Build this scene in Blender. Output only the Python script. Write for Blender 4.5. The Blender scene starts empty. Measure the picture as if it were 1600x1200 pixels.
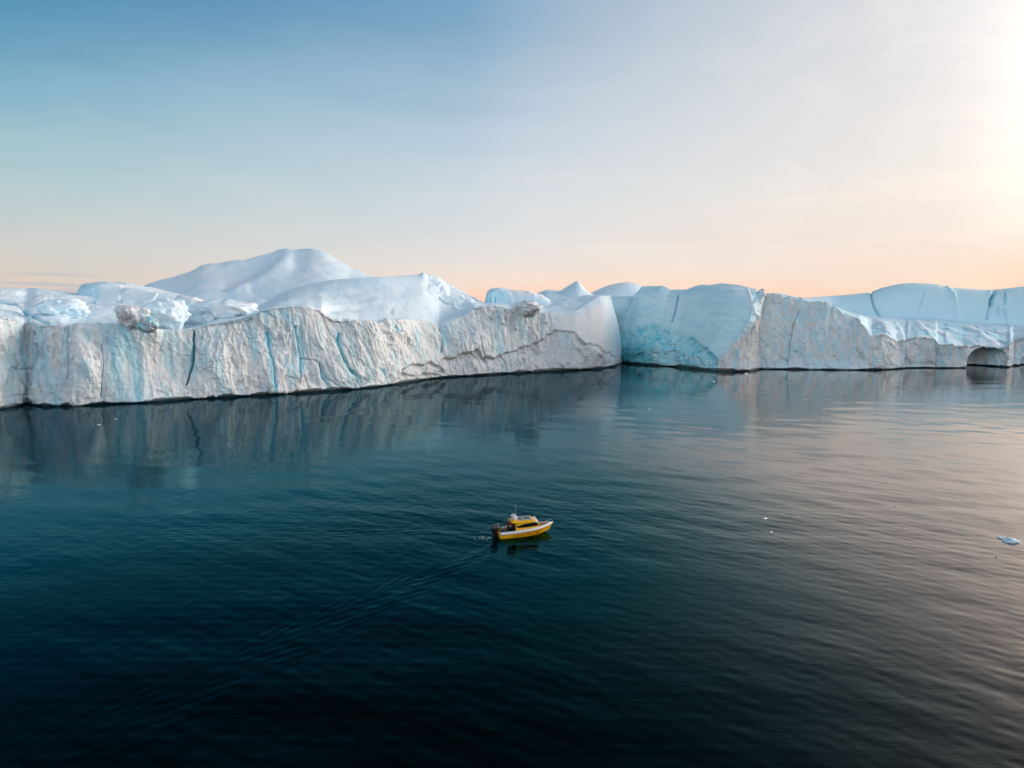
import bpy, bmesh, math, random
import numpy as np
from mathutils import Vector, Matrix

# ------------------------------------------------------------------ camera
SC = bpy.context.scene
COL = SC.collection
H = 25.0                    # camera height above the water, metres
F = 1111.0                  # focal length in photo pixels (1600 wide)
PITCH = math.radians(6.3)
cam_d = bpy.data.cameras.new('camera')
cam = bpy.data.objects.new('camera', cam_d)
COL.objects.link(cam)
cam.location = (0, 0, H)
cam.rotation_euler = (math.radians(90) - PITCH, 0, 0)
cam_d.sensor_width = 36
cam_d.lens = 36 * F / 1600
cam_d.clip_start = 0.5
cam_d.clip_end = 30000
SC.camera = cam

# ------------------------------------------------------------------ light
SUN_AZ, SUN_EL = math.radians(74), math.radians(10)
sun_d = bpy.data.lights.new('sun', 'SUN')
sun_d.energy = 1.4
sun_d.angle = math.radians(42)
sun_d.color = (1.0, 0.91, 0.83)
sun_d.specular_factor = 1.0
sun = bpy.data.objects.new('sun', sun_d)
COL.objects.link(sun)
sdir = Vector((math.sin(SUN_AZ) * math.cos(SUN_EL), math.cos(SUN_AZ) * math.cos(SUN_EL), math.sin(SUN_EL)))
sun.rotation_euler = (-sdir).to_track_quat('-Z', 'Y').to_euler()

SC.view_settings.view_transform = 'Standard'
SC.view_settings.look = 'None'
SC.view_settings.exposure = 0.32
SC.view_settings.gamma = 1.0
SC.view_settings.use_curve_mapping = False
SC.cycles.max_bounces = 6
SC.cycles.diffuse_bounces = 3
SC.cycles.glossy_bounces = 3
SC.cycles.caustics_reflective = False
SC.cycles.caustics_refractive = False
SC.cycles.sample_clamp_indirect = 6


class NT:
    """small helper for node graphs"""
    def __init__(s, tree):
        s.t = tree
        s.n = tree.nodes
        s.l = tree.links

    def node(s, typ, **kw):
        n = s.n.new(typ)
        for k, v in kw.items():
            setattr(n, k, v)
        return n

    def put(s, sock, v):
        if isinstance(v, bpy.types.NodeSocket):
            s.l.new(v, sock)
        elif v is not None:
            if hasattr(sock.default_value, '__len__') and not hasattr(v, '__len__'):
                v = (v,) * len(sock.default_value)
            if hasattr(v, '__len__') and len(sock.default_value) == 4 and len(v) == 3:
                v = (*v, 1)
            sock.default_value = v

    def math(s, op, a, b=None, c=None, clamp=False):
        n = s.node('ShaderNodeMath', operation=op, use_clamp=clamp)
        s.put(n.inputs[0], a)
        if b is not None: s.put(n.inputs[1], b)
        if c is not None: s.put(n.inputs[2], c)
        return n.outputs[0]

    def vmath(s, op, a, b=None, scale=None):
        n = s.node('ShaderNodeVectorMath', operation=op)
        s.put(n.inputs[0], a)
        if b is not None: s.put(n.inputs[1], b)
        if scale is not None: s.put(n.inputs[3], scale)
        return n.outputs['Value'] if op in ('DOT_PRODUCT', 'LENGTH') else n.outputs[0]

    def map(s, v, a, b, c=0.0, d=1.0, smooth=True):
        n = s.node('ShaderNodeMapRange', interpolation_type='SMOOTHSTEP' if smooth else 'LINEAR')
        s.put(n.inputs[0], v)
        for i, x in enumerate((a, b, c, d)):
            s.put(n.inputs[i + 1], x)
        return n.outputs[0]

    def ramp(s, v, stops, interp='LINEAR'):
        n = s.node('ShaderNodeValToRGB')
        n.color_ramp.interpolation = interp
        e = n.color_ramp.elements
        while len(e) < len(stops): e.new(0.5)
        for el, (p, c) in zip(e, stops):
            el.position = p
            el.color = (*c, 1)
        s.put(n.inputs[0], v)
        return n.outputs[0]

    def mix(s, f, a, b, blend='MIX'):
        n = s.node('ShaderNodeMix', data_type='RGBA', blend_type=blend)
        s.put(n.inputs[0], f)
        s.put(n.inputs[6], a)
        s.put(n.inputs[7], b)
        return n.outputs[2]

    def noise(s, vec, scale, detail=4, rough=0.5, dist=0.0, w=None):
        n = s.node('ShaderNodeTexNoise', noise_dimensions='3D')
        s.put(n.inputs['Vector'], vec)
        n.inputs['Scale'].default_value = scale
        n.inputs['Detail'].default_value = detail
        n.inputs['Roughness'].default_value = rough
        n.inputs['Distortion'].default_value = dist
        return n.outputs[0]

    def mapping(s, vec, scale=(1, 1, 1), rot=(0, 0, 0), loc=(0, 0, 0)):
        n = s.node('ShaderNodeMapping')
        s.put(n.inputs[0], vec)
        n.inputs['Scale'].default_value = scale
        n.inputs['Rotation'].default_value = rot
        n.inputs['Location'].default_value = loc
        return n.outputs[0]


def lin(r, g, b):
    f = lambda c: (c / 255 / 12.92) if c / 255 <= 0.04045 else ((c / 255 + 0.055) / 1.055) ** 2.4
    return (f(r), f(g), f(b))


# ------------------------------------------------------------------ sky
world = bpy.data.worlds.new('World')
SC.world = world
world.use_nodes = True
W = NT(world.node_tree)
W.n.clear()
tc = W.node('ShaderNodeTexCoord').outputs['Generated']
d = W.vmath('NORMALIZE', tc)
sep = W.node('ShaderNodeSeparateXYZ'); W.put(sep.inputs[0], d)
ez = sep.outputs[2]
flat = W.vmath('NORMALIZE', W.vmath('MULTIPLY', d, (1, 1, 0)))
elev = W.math('MULTIPLY', W.math('ABSOLUTE', ez), 1.0)
# position across the sky: 0 away from the sun, 1 beneath it
ah = W.vmath('DOT_PRODUCT', flat, (math.sin(SUN_AZ), math.cos(SUN_AZ), 0))
# pale veil of thin high cloud, wavy
veil_n = W.noise(W.mapping(d, scale=(1.6, 1.6, 9.0), rot=(0.10, 0.16, 0)), 1.6, 5, 0.55, 0.6)
veil = W.map(veil_n, 0.30, 0.74, -1.0, 1.0)
e2 = W.math('ADD', elev, W.math('MULTIPLY', veil, 0.013))
SKY_AWAY = [(0.0, lin(214, 190, 176)), (0.03, lin(203, 192, 182)), (0.066, lin(192, 194, 192)), (0.15, lin(164, 189, 194)),
            (0.235, lin(124, 168, 188)), (0.31, lin(84, 142, 173)), (0.38, lin(52, 120, 160)), (0.60, lin(34, 66, 90)), (1.0, lin(28, 46, 66))]
SKY_MID = [(0.0, lin(243, 200, 176)), (0.022, lin(235, 211, 197)), (0.05, lin(222, 214, 209)), (0.10, lin(210, 210, 212)), (0.15, lin(198, 206, 212)),
           (0.235, lin(176, 193, 208)), (0.31, lin(146, 174, 196)), (0.38, lin(112, 154, 186)), (0.60, lin(54, 84, 110)), (1.0, lin(28, 46, 66))]
SKY_SUN = [(0.0, lin(243, 188, 152)), (0.025, lin(237, 207, 185)), (0.06, lin(233, 214, 199)), (0.15, lin(232, 221, 211)),
           (0.235, lin(230, 221, 215)), (0.31, lin(228, 221, 217)), (0.38, lin(222, 216, 214)), (0.60, lin(140, 152, 170)), (1.0, lin(28, 46, 66))]
# sky behind the viewer, made brighter as added fill light for the shaded ice
SKY_BACK_FILL = [(0.0, lin(244, 226, 226)), (0.15, lin(238, 236, 242)), (0.35, lin(232, 240, 250)), (0.60, lin(205, 222, 240)), (0.85, lin(100, 130, 165)), (1.0, lin(28, 66, 108))]
ca = W.ramp(e2, SKY_AWAY)
cm = W.ramp(e2, SKY_MID)
cs = W.ramp(e2, SKY_SUN)
f1 = W.map(ah, -0.34, 0.30, smooth=False)
f2 = W.map(ah, 0.22, 0.86, smooth=False)
colr = W.mix(f1, ca, cm)
colr = W.mix(f2, colr, cs)
colr = W.mix(W.map(sep.outputs[1], 0.25, -0.55), colr, W.ramp(e2, SKY_BACK_FILL))
# warm low streaks
st_n = W.noise(W.mapping(d, scale=(1.0, 1.0, 22.0), rot=(0.02, 0.035, 0)), 2.2, 4, 0.5, 0.3)
st = W.math('MULTIPLY', W.map(st_n, 0.50, 0.68), W.math('MULTIPLY', W.map(elev, 0.02, 0.07), W.map(elev, 0.22, 0.10)))
st = W.math('MULTIPLY', st, W.map(ah, -0.2, 0.3))
colr = W.mix(W.math('MULTIPLY', st, 0.22), colr, lin(255, 232, 214))
wi = W.noise(W.mapping(d, scale=(2.0, 2.0, 5.0), rot=(0.5, -0.35, 0)), 2.4, 6, 0.6, 1.2)
wm = W.math('MULTIPLY', W.map(wi, 0.42, 0.66), W.map(ah, 0.35, 0.8))
colr = W.mix(W.math('MULTIPLY', wm, 0.20), colr, lin(252, 240, 230))
# grey-blue cloud bars lying on the horizon
hb_n = W.noise(W.mapping(d, scale=(2.2, 2.2, 60.0), loc=(3, 0, 0)), 1.7, 3, 0.5, 0.2)
hb = W.math('MULTIPLY', W.map(hb_n, 0.50, 0.60), W.math('MULTIPLY', W.map(elev, 0.045, 0.03), W.map(ah, 0.0, -0.3)))
colr = W.mix(W.math('MULTIPLY', hb, 0.55), colr, lin(168, 176, 190))
# brightness of the glow around the low sun
sd = W.vmath('DOT_PRODUCT', d, tuple(Vector((math.sin(math.radians(63)) * math.cos(SUN_EL), math.cos(math.radians(63)) * math.cos(SUN_EL), math.sin(math.radians(15))))))
g1 = W.math('POWER', W.math('MAXIMUM', sd, 0.0), 34.0)
glow = W.math('ADD', W.math('MULTIPLY', W.math('MULTIPLY', g1, W.map(elev, 0.03, 0.14, 0.12, 1.0)), 9.0), 1.0)
gcol = W.mix(W.map(sd, 0.88, 1.0), (1, 1, 1), (1.0, 0.84, 0.71))
colr = W.mix(1.0, colr, gcol, 'MULTIPLY')
colr = W.vmath('SCALE', colr, scale=glow)
bgv = W.node('ShaderNodeBackground')
W.put(bgv.inputs[0], colr)
bgv.inputs[1].default_value = 1.0
sky = W.node('ShaderNodeTexSky')
sky.sky_type = 'NISHITA'
sky.sun_disc = False
sky.sun_elevation = SUN_EL
sky.sun_rotation = SUN_AZ
sky.altitude = 30
bgn = W.node('ShaderNodeBackground')
W.put(bgn.inputs[0], sky.outputs[0])
bgn.inputs[1].default_value = 0.05
# the thin high cloud covers nearly all of the clear sky behind it
add = W.node('ShaderNodeMixShader')
add.inputs[0].default_value = 0.90
W.l.new(bgn.outputs[0], add.inputs[1])
W.l.new(bgv.outputs[0], add.inputs[2])
out = W.node('ShaderNodeOutputWorld')
W.l.new(add.outputs[0], out.inputs[0])

# ------------------------------------------------------------------ helpers
def tag(o, label=None, cat=None, group=None, kind=None):
    if label: o['label'] = label
    if cat: o['category'] = cat
    if group: o['group'] = group
    if kind: o['kind'] = kind
    return o


def empty(name, loc=(0, 0, 0), rz=0.0):
    o = bpy.data.objects.new(name, None)
    o.location = loc
    o.rotation_euler = (0, 0, rz)
    o.empty_display_size = 0.5
    COL.objects.link(o)
    return o


def link(name, me, mat=None, parent=None):
    o = bpy.data.objects.new(name, me)
    COL.objects.link(o)
    if mat is not None and not me.materials:
        me.materials.append(mat)
    if parent is not None:
        o.parent = parent
    return o


def np_mesh(name, V, Q, colors=None, smooth=True):
    me = bpy.data.meshes.new(name)
    V = np.ascontiguousarray(V, dtype=np.float32).reshape(-1, 3)
    Q = np.ascontiguousarray(Q, dtype=np.int32)
    k = Q.shape[1]
    me.vertices.add(len(V)); me.vertices.foreach_set('co', V.ravel())
    me.loops.add(Q.size); me.loops.foreach_set('vertex_index', Q.ravel())
    me.polygons.add(len(Q))
    me.polygons.foreach_set('loop_start', np.arange(0, Q.size, k, dtype=np.int32))
    me.polygons.foreach_set('use_smooth', np.full(len(Q), smooth))
    me.update(calc_edges=True)
    if colors is not None:
        a = me.color_attributes.new('tint', 'FLOAT_COLOR', 'POINT')
        a.data.foreach_set('color', np.ascontiguousarray(colors, dtype=np.float32).ravel())
    return me


def ray(px, py):
    u = (px - 800) / F
    v = (600 - py) / F
    return u, math.cos(PITCH) + v * math.sin(PITCH), -math.sin(PITCH) + v * math.cos(PITCH)


def groundY(px, py):
    a = ray(px, py)
    t = -H / a[2]
    return a[1] * t


def at(px, py, Y):
    """the point that lies Y metres ahead and is seen in that direction"""
    px, py, Y = np.broadcast_arrays(np.asarray(px, float), np.asarray(py, float), np.asarray(Y, float))
    a = ray(px, py)
    t = Y / a[1]
    return np.stack([a[0] * t, Y, H + a[2] * t], -1)


def ground(px, py, z=0.0):
    a = ray(px, py)
    t = (z - H) / a[2]
    return Vector((a[0] * t, a[1] * t, z))


def project(P):
    x, y, z = P[..., 0], P[..., 1], P[..., 2] - H
    dep = y * math.cos(PITCH) - z * math.sin(PITCH)
    up = y * math.sin(PITCH) + z * math.cos(PITCH)
    return 800 + F * x / dep, 600 - F * up / dep


def cv(x, pts):
    p = np.array(pts, float)
    return np.interp(x, p[:, 0], p[:, 1])


def soft(a, n, odd=False):
    """running gaussian mean over n samples"""
    k = np.exp(-np.linspace(-2.2, 2.2, 2 * n + 1) ** 2); k /= k.sum()
    p = np.pad(a, n, mode='reflect', reflect_type='odd') if odd else np.pad(a, n, mode='edge')
    return np.convolve(p, k, mode='valid')


def sstep(a, b, x):
    t = np.clip((x - a) / (b - a), 0, 1)
    return t * t * (3 - 2 * t)


_r = np.random.RandomState(7)
_perm = np.concatenate([_r.permutation(1024)] * 3)
_grad = _r.normal(size=(1024, 3)); _grad /= np.linalg.norm(_grad, axis=1)[:, None]
_rnd = _r.rand(1024, 4)


def _h(i, j, k):
    return _perm[_perm[_perm[i & 1023] + (j & 1023)] + (k & 1023)]


def perlin(P, s=(1, 1, 1), seed=0):
    """gradient noise, about -1..1"""
    Q = P / np.array(s, float) + seed * 17.13
    I = np.floor(Q).astype(np.int64)
    f = Q - I
    w = f * f * f * (f * (f * 6 - 15) + 10)
    out = 0
    for dx in (0, 1):
        wx = w[..., 0] if dx else 1 - w[..., 0]
        for dy in (0, 1):
            wy = w[..., 1] if dy else 1 - w[..., 1]
            for dz in (0, 1):
                wz = w[..., 2] if dz else 1 - w[..., 2]
                g = _grad[_h(I[..., 0] + dx, I[..., 1] + dy, I[..., 2] + dz)]
                out = out + wx * wy * wz * (g[..., 0] * (f[..., 0] - dx) + g[..., 1] * (f[..., 1] - dy) + g[..., 2] * (f[..., 2] - dz))
    return out * 1.7


def fbm(P, s, oct=4, seed=0, gain=0.5):
    out, a = 0, 1.0
    s = np.array(s, float)
    for i in range(oct):
        out = out + a * perlin(P, s, seed + i * 3.7)
        a *= gain
        s = s / 2.03
    return out


def facets(P, s, seed=0):
    """height of tilted plates broken along the cell borders"""
    Q = P / np.array(s, float) + seed * 11.7
    I = np.floor(Q).astype(np.int64)
    best = np.full(Q.shape[:-1], 1e9)
    val = np.zeros(Q.shape[:-1])
    for dx in (-1, 0, 1):
        for dy in (-1, 0, 1):
            for dz in (-1, 0, 1):
                C = I + np.array([dx, dy, dz])
                hh = _h(C[..., 0], C[..., 1], C[..., 2])
                r = _rnd[hh]
                dv = Q - (C + r[..., :3])
                d2 = (dv ** 2).sum(-1)
                g = _grad[(hh * 7 + 3) & 1023]
                v = (dv * g).sum(-1) * 1.3 + (r[..., 3] - 0.5) * 0.7
                m = d2 < best
                best = np.where(m, d2, best)
                val = np.where(m, v, val)
    return val


def dpoly(px, py, pts, sy=1.0):
    """distance in photo pixels to a polyline"""
    best = np.full(px.shape, 1e9)
    for (x0, y0), (x1, y1) in zip(pts[:-1], pts[1:]):
        ux, uy = x1 - x0, y1 - y0
        t = np.clip(((px - x0) * ux + (py - y0) * uy) / (ux * ux + uy * uy + 1e-9), 0, 1)
        best = np.minimum(best, np.hypot(px - x0 - t * ux, (py - y0 - t * uy) * sy))
    return best


def groove(P, px, py, pts, w):
    """an uneven sharp-bottomed crack along a polyline, 0..1"""
    wx = 1.6 * perlin(P, (1.6, 1.6, 2.6), 70) + 2.4 * perlin(P, (5, 5, 6), 71)
    d_ = dpoly(px + wx, py, pts)
    ww = w * (0.62 + 0.5 * perlin(P, (2.2, 2.2, 3.0), 72))
    return np.exp(-(d_ / np.maximum(ww, 0.25)) ** 1.3)


def inpoly(px, py, pts):
    c = np.zeros(px.shape, bool)
    n = len(pts)
    for i in range(n):
        x0, y0 = pts[i]; x1, y1 = pts[(i + 1) % n]
        if y0 == y1: continue
        m = ((y0 > py) != (y1 > py)) & (px < (x1 - x0) * (py - y0) / (y1 - y0) + x0)
        c ^= m
    return c


def profile(C, segs, crease):
    """C: control rows (k, nu, 3). segs: subdivisions of each gap; crease: rows where the curve breaks. -> rows, row parameter"""
    rows, T = [], []
    k = len(C)
    for i in range(k - 1):
        p1, p2 = C[i], C[i + 1]
        p0 = C[i - 1] if (i > 0 and i not in crease) else 2 * p1 - p2
        p3 = C[i + 2] if (i + 2 < k and (i + 1) not in crease) else 2 * p2 - p1
        # limit overshoot of uneven gaps
        l1 = np.linalg.norm(p2 - p1, axis=-1, keepdims=True) + 1e-6
        m1 = (p2 - p0) / 2
        m2 = (p3 - p1) / 2
        m1 = m1 * np.minimum(1, 1.2 * l1 / (np.linalg.norm(m1, axis=-1, keepdims=True) + 1e-6))
        m2 = m2 * np.minimum(1, 1.2 * l1 / (np.linalg.norm(m2, axis=-1, keepdims=True) + 1e-6))
        n = segs[i]
        for j in range(n + (1 if i == k - 2 else 0)):
            t = j / n
            h00 = 2 * t ** 3 - 3 * t * t + 1; h10 = t ** 3 - 2 * t * t + t
            h01 = -2 * t ** 3 + 3 * t * t; h11 = t ** 3 - t * t
            rows.append(h00 * p1 + h10 * m1 + h01 * p2 + h11 * m2)
            T.append(i + t)
    return np.array(rows), np.array(T)


def gnormal(V):
    du = np.gradient(V, axis=1)
    dv = np.gradient(V, axis=0)
    n = np.cross(du, dv)
    n /= np.linalg.norm(n, axis=-1, keepdims=True) + 1e-9
    return n


def grid_faces(nr, nu, r0, r1):
    """quads between rows r0..r1 of a grid, vertex numbers counted from row r0"""
    i = np.arange(r0, r1)[:, None]; j = np.arange(nu - 1)[None]
    a = (i - r0) * nu + j
    return np.stack([a, a + 1, a + nu + 1, a + nu], -1).reshape(-1, 4)


# ------------------------------------------------------------------ materials
def ice_material(name, bump=0.35, rough=0.62, grain=1.0, sss=0.0):
    m = bpy.data.materials.new(name); m.use_nodes = True
    T = NT(m.node_tree); T.n.clear()
    at_ = T.node('ShaderNodeAttribute', attribute_name='tint')
    geo = T.node('ShaderNodeNewGeometry').outputs['Position']
    # thin run-down streaks, layered specks and cloudy patches in the ice itself
    v1 = T.noise(T.mapping(geo, scale=(1.9, 1.9, 0.22)), 1.0, 5, 0.6, 0.4)
    v2 = T.noise(T.mapping(geo, scale=(0.9, 0.9, 0.9)), 1.3, 6, 0.65, 0.3)
    v3 = T.noise(T.mapping(geo, scale=(0.2, 0.2, 0.12)), 1.0, 3, 0.5, 0.2)
    c = at_.outputs['Color']
    c = T.mix(T.math('MULTIPLY', T.map(v1, 0.50, 0.70), 0.30 * grain), c, T.mix(1.0, c, (0.62, 0.90, 1.0), 'MULTIPLY'))
    c = T.mix(T.math('MULTIPLY', T.map(v2, 0.52, 0.72), 0.28 * grain), c, T.mix(1.0, c, (0.74, 0.72, 0.68), 'MULTIPLY'))
    c = T.mix(T.math('MULTIPLY', T.map(v3, 0.40, 0.75), 0.18), c, T.mix(1.0, c, (0.85, 0.95, 1.0), 'MULTIPLY'))
    bs = T.node('ShaderNodeBsdfPrincipled')
    T.put(bs.inputs['Base Color'], c)
    bs.inputs['Roughness'].default_value = rough
    bs.inputs['Specular IOR Level'].default_value = 0.25
    hgt = T.math('ADD', T.math('MULTIPLY', v2, 0.9), T.math('ADD', T.math('MULTIPLY', v1, 0.7), T.math('MULTIPLY', T.noise(geo, 3.5, 4, 0.6), 0.35)))
    b = T.node('ShaderNodeBump')
    b.inputs['Strength'].default_value = bump
    b.inputs['Distance'].default_value = 0.5
    T.put(b.inputs['Height'], hgt)
    T.l.new(b.outputs[0], bs.inputs['Normal'])
    o = T.node('ShaderNodeOutputMaterial')
    T.l.new(bs.outputs[0], o.inputs[0])
    return m


ICE = ice_material('glacier_ice', 0.34, 0.6, 0.85)
SNOW = ice_material('packed_snow', 0.26, 0.8, 0.35)


def plain(name, col, rough=0.5, metal=0.0, coat=0.0, spec=0.5, vary=0.08):
    m = bpy.data.materials.new(name); m.use_nodes = True
    T = NT(m.node_tree); T.n.clear()
    geo = T.node('ShaderNodeTexCoord').outputs['Object']
    n = T.noise(geo, 6.0, 4, 0.6, 0.2)
    c = T.mix(T.math('MULTIPLY', T.map(n, 0.35, 0.7), vary * 3), col, tuple(x * 0.7 for x in col))
    bs = T.node('ShaderNodeBsdfPrincipled')
    T.put(bs.inputs['Base Color'], c)
    T.put(bs.inputs['Roughness'], T.map(n, 0.3, 0.7, rough * 0.85, min(1, rough * 1.2)))
    bs.inputs['Metallic'].default_value = metal
    bs.inputs['Coat Weight'].default_value = coat
    bs.inputs['Specular IOR Level'].default_value = spec
    o = T.node('ShaderNodeOutputMaterial')
    T.l.new(bs.outputs[0], o.inputs[0])
    return m


# colours of the kinds of ice, some also used to paint shade
C_SNOW = np.array([0.78, 0.93, 0.995])
C_SNOWW = np.array([0.90, 0.93, 0.95])
C_PALE = np.array([0.70, 0.90, 0.985])
C_GREY = np.array([0.79, 0.84, 0.85])
C_DIRT = np.array([0.65, 0.66, 0.67])
C_DARK = np.array([0.30, 0.28, 0.27])
C_BLUE = np.array([0.36, 0.74, 0.84])
C_TEAL = np.array([0.07, 0.60, 0.72])
C_SHADE_TEAL = np.array([0.02, 0.34, 0.42])


def mixc(c, col, f):
    f = np.clip(f, 0, 1)[..., None]
    return c * (1 - f) + col * f


def rgba(c):
    return np.concatenate([c, np.ones(c.shape[:-1] + (1,))], -1)


# ------------------------------------------------------------------ water
BOAT = Vector((*ground(821, 834).xy, 0))       # about amidships
HEAD = math.radians(18.5)


def build_water():
    dep = np.radians(np.concatenate([np.linspace(75, 36, 60, endpoint=False), np.arange(36, 25, -0.06), np.arange(25, 15, -0.046), np.arange(15, 3.9, -0.062)]))
    R = H / np.tan(dep)
    R = np.concatenate([[0.01], R, np.geomspace(R[-1] * 1.03, 14000, 50)])
    A = np.radians(np.concatenate([np.arange(-42, 42, 0.115), np.linspace(42, 318, 60)]))   # clockwise from ahead
    na = len(A) - 1
    A = A[:-1]
    rr, aa = np.meshgrid(R, A, indexing='ij')
    X = rr * np.sin(aa); Y = rr * np.cos(aa)
    rs = np.random.RandomState(3)
    Z = np.zeros_like(X)
    # wind patches that make the ripples stronger or weaker
    P3 = np.stack([X, Y, np.zeros_like(X)], -1)
    patch = fbm(P3, (60, 38, 1), 3, 5)
    amp = 0.85 + 0.55 * np.clip(patch, -1, 1)
    amp += 0.55 * sstep(5, 60, X)
    res = np.maximum(rr * rr / H * 0.00105, rr * 0.002)      # spacing of the rings
    wallward = -0.633 * X + 0.774 * Y
    amp = amp * (1 - 0.45 * sstep(60, 125, wallward))
    for i in range(54):
        lam = 0.9 * (14 / 0.9) ** (rs.rand() ** 0.9)
        if i < 34:
            th = math.radians(60) + rs.normal() * 0.36
        else:
            th = math.radians(112) + rs.normal() * 0.5
        k = 2 * math.pi / lam
        slope = 0.0066 * (lam / 3.0) ** -0.38 * (0.6 + 0.8 * rs.rand())
        keep = 1 - sstep(0.22, 0.5, res / lam)
        warp = 0.35 * np.sin(X / (lam * 5.3) + i) + 0.35 * np.sin(Y / (lam * 6.1) + 2 * i)
        Z += slope / k * keep * np.sin(k * (X * math.cos(th) + Y * math.sin(th)) + rs.rand() * 6.28 + warp * 2)
    Z *= amp * 0.85
    # wake: the V of short echelon ripples that the slow boat has trailed through its turn
    hx, hy = math.cos(HEAD), math.sin(HEAD)
    ox = BOAT.x - hx * 2.4; oy = BOAT.y - hy * 2.4
    gate = sstep(-1.5, 1.0, -((X - ox) * hx + (Y - oy) * hy))
    packets = ((237, 64, 0.74, -0.5, -0.055, 0.28, 0.035, 0.020), (237, 38, 0.84, 0.5, 0.015, 0.55, 0.070, 0.021),
               (177, -10, 0.80, -0.5, -0.055, 0.28, 0.035, 0.016), (177, 14, 0.95, 0.5, 0.015, 0.55, 0.070, 0.022))
    for arm, crest, lam, n0, n1, w0_, w1_, am_ in packets:
        ca_, sa_ = math.cos(math.radians(arm)), math.sin(math.radians(arm))
        sgn = 1 if arm > 200 else -1
        l = (X - ox) * ca_ + (Y - oy) * sa_
        n = (-(X - ox) * sa_ + (Y - oy) * ca_) * sgn            # outwards from the V
        lp = np.maximum(l, 0)
        ph = 2 * math.pi / lam * (-(X - ox) * math.sin(math.radians(crest)) + (Y - oy) * math.cos(math.radians(crest)))
        ph = ph / (1 + 0.004 * lp) + 1.3 * perlin(P3, (6, 6, 1), 81 + crest)
        env = np.exp(-((n - n0 - n1 * lp) / (w0_ + w1_ * lp)) ** 2) * sstep(-0.5, 2.5, l) * (1 + lp / 16) ** -0.9 * (1 - sstep(26, 62, l))
        env = env * np.clip(0.55 + 0.9 * perlin(P3, (3.4, 3.4, 1), 82 + sgn), 0, 1.3)
        Z += 1.12 * am_ * env * gate * (np.sin(ph) + 0.2 * np.sin(2 * ph + 1))
        # long smooth outer swell of the bow wave
        env2 = np.exp(-((n - 0.6 - 0.05 * lp) / (0.9 + 0.05 * lp)) ** 2) * sstep(0, 2, l) * (1 + lp / 14) ** -1.0
        Z += 0.009 * env2 * gate * np.sin(2 * math.pi * n / (1.9 + 0.02 * lp) - 0.10 * lp)
    # churned patch just behind the motor
    bx = -((X - BOAT.x) * hx + (Y - BOAT.y) * hy) - 3.2
    by = (-(X - BOAT.x) * hy + (Y - BOAT.y) * hx)
    Z += 0.05 * np.exp(-(by / 0.45) ** 2) * sstep(-0.2, 0.5, bx) * np.exp(-np.maximum(bx, 0) / 2.5) * perlin(P3, (0.5, 0.5, 1), 4)
    Z *= (1 - sstep(250, 420, rr)) * sstep(8, 16, rr)
    ang = np.abs((np.degrees(A) + 180) % 360 - 180)
    Z *= (1 - sstep(38, 41.5, ang))[None]
    V = np.stack([X, Y, Z], -1)
    nr = len(R)
    i = np.arange(nr - 1)[:, None]; j = np.arange(len(A))[None]
    j2 = (j + 1) % len(A)
    a = i * len(A)
    Q = np.stack([a + j, a + len(A) + j, a + len(A) + j2, a + j2], -1).reshape(-1, 4)
    # faces turned upwards
    me = np_mesh('water', V, Q[:, ::-1])
    m = bpy.data.materials.new('sea_water'); m.use_nodes = True
    T = NT(m.node_tree); T.n.clear()
    geo = T.node('ShaderNodeNewGeometry').outputs['Position']
    big = T.noise(T.mapping(geo, scale=(0.010, 0.020, 0.02), rot=(0, 0, -0.35)), 1.0, 3, 0.5, 0.8)
    rip = T.noise(T.mapping(geo, scale=(1.0, 2.2, 1.0), rot=(0, 0, 0.45)), 1.1, 5, 0.6, 0.4)
    fine = T.noise(T.mapping(geo, scale=(1.0, 1.6, 1.0), rot=(0, 0, 0.3)), 5.0, 3, 0.6)
    pt = T.map(big, 0.42, 0.62)
    nearice = T.vmath('DOT_PRODUCT', geo, (-0.633, 0.774, 0))
    calm = T.map(nearice, 55, 125, 1.0, 0.42)
    hgt = T.math('ADD', T.math('MULTIPLY', rip, 0.014), T.math('MULTIPLY', T.math('MULTIPLY', fine, 0.005), T.math('ADD', pt, 0.25)))
    hgt = T.math('MULTIPLY', hgt, calm)
    bp = T.node('ShaderNodeBump')
    bp.inputs['Strength'].default_value = 1.0
    bp.inputs['Distance'].default_value = 1.0
    T.put(bp.inputs['Height'], hgt)
    lw = T.node('ShaderNodeLayerWeight'); lw.inputs[0].default_value = 0.5
    T.l.new(bp.outputs[0], lw.inputs['Normal'])
    gl = T.node('ShaderNodeBsdfGlossy')
    # right side: brighter, warmer reflection put into the gloss colour and strength
    sxyz = T.node('ShaderNodeSeparateXYZ'); T.put(sxyz.inputs[0], geo)
    glare_zone = T.map(T.math('ADD', T.math('SUBTRACT', sxyz.outputs[0], T.math('MULTIPLY', sxyz.outputs[1], 0.10)), T.math('MULTIPLY', big, 30)), 10, 48)
    T.put(gl.inputs['Color'], T.mix(glare_zone, T.mix(T.map(lw.outputs['Facing'], 0.62, 0.90), (0.09, 0.76, 0.84), (0.64, 0.83, 0.92)), (1.0, 0.93, 0.88)))
    T.put(gl.inputs['Roughness'], T.math('ADD', T.math('MULTIPLY', T.map(pt, 0, 1, 0.01, 0.06), calm), T.math('MULTIPLY', glare_zone, 0.04)))
    T.l.new(bp.outputs[0], gl.inputs['Normal'])
    df = T.node('ShaderNodeBsdfDiffuse')
    # near the ice wall the water is clouded turquoise by glacier meal, further out clear and dark
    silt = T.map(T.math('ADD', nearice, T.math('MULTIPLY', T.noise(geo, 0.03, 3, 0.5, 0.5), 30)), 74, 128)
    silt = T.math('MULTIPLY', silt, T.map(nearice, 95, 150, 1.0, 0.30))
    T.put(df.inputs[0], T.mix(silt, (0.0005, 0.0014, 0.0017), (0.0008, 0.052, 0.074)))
    mx = T.node('ShaderNodeMixShader')
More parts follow.
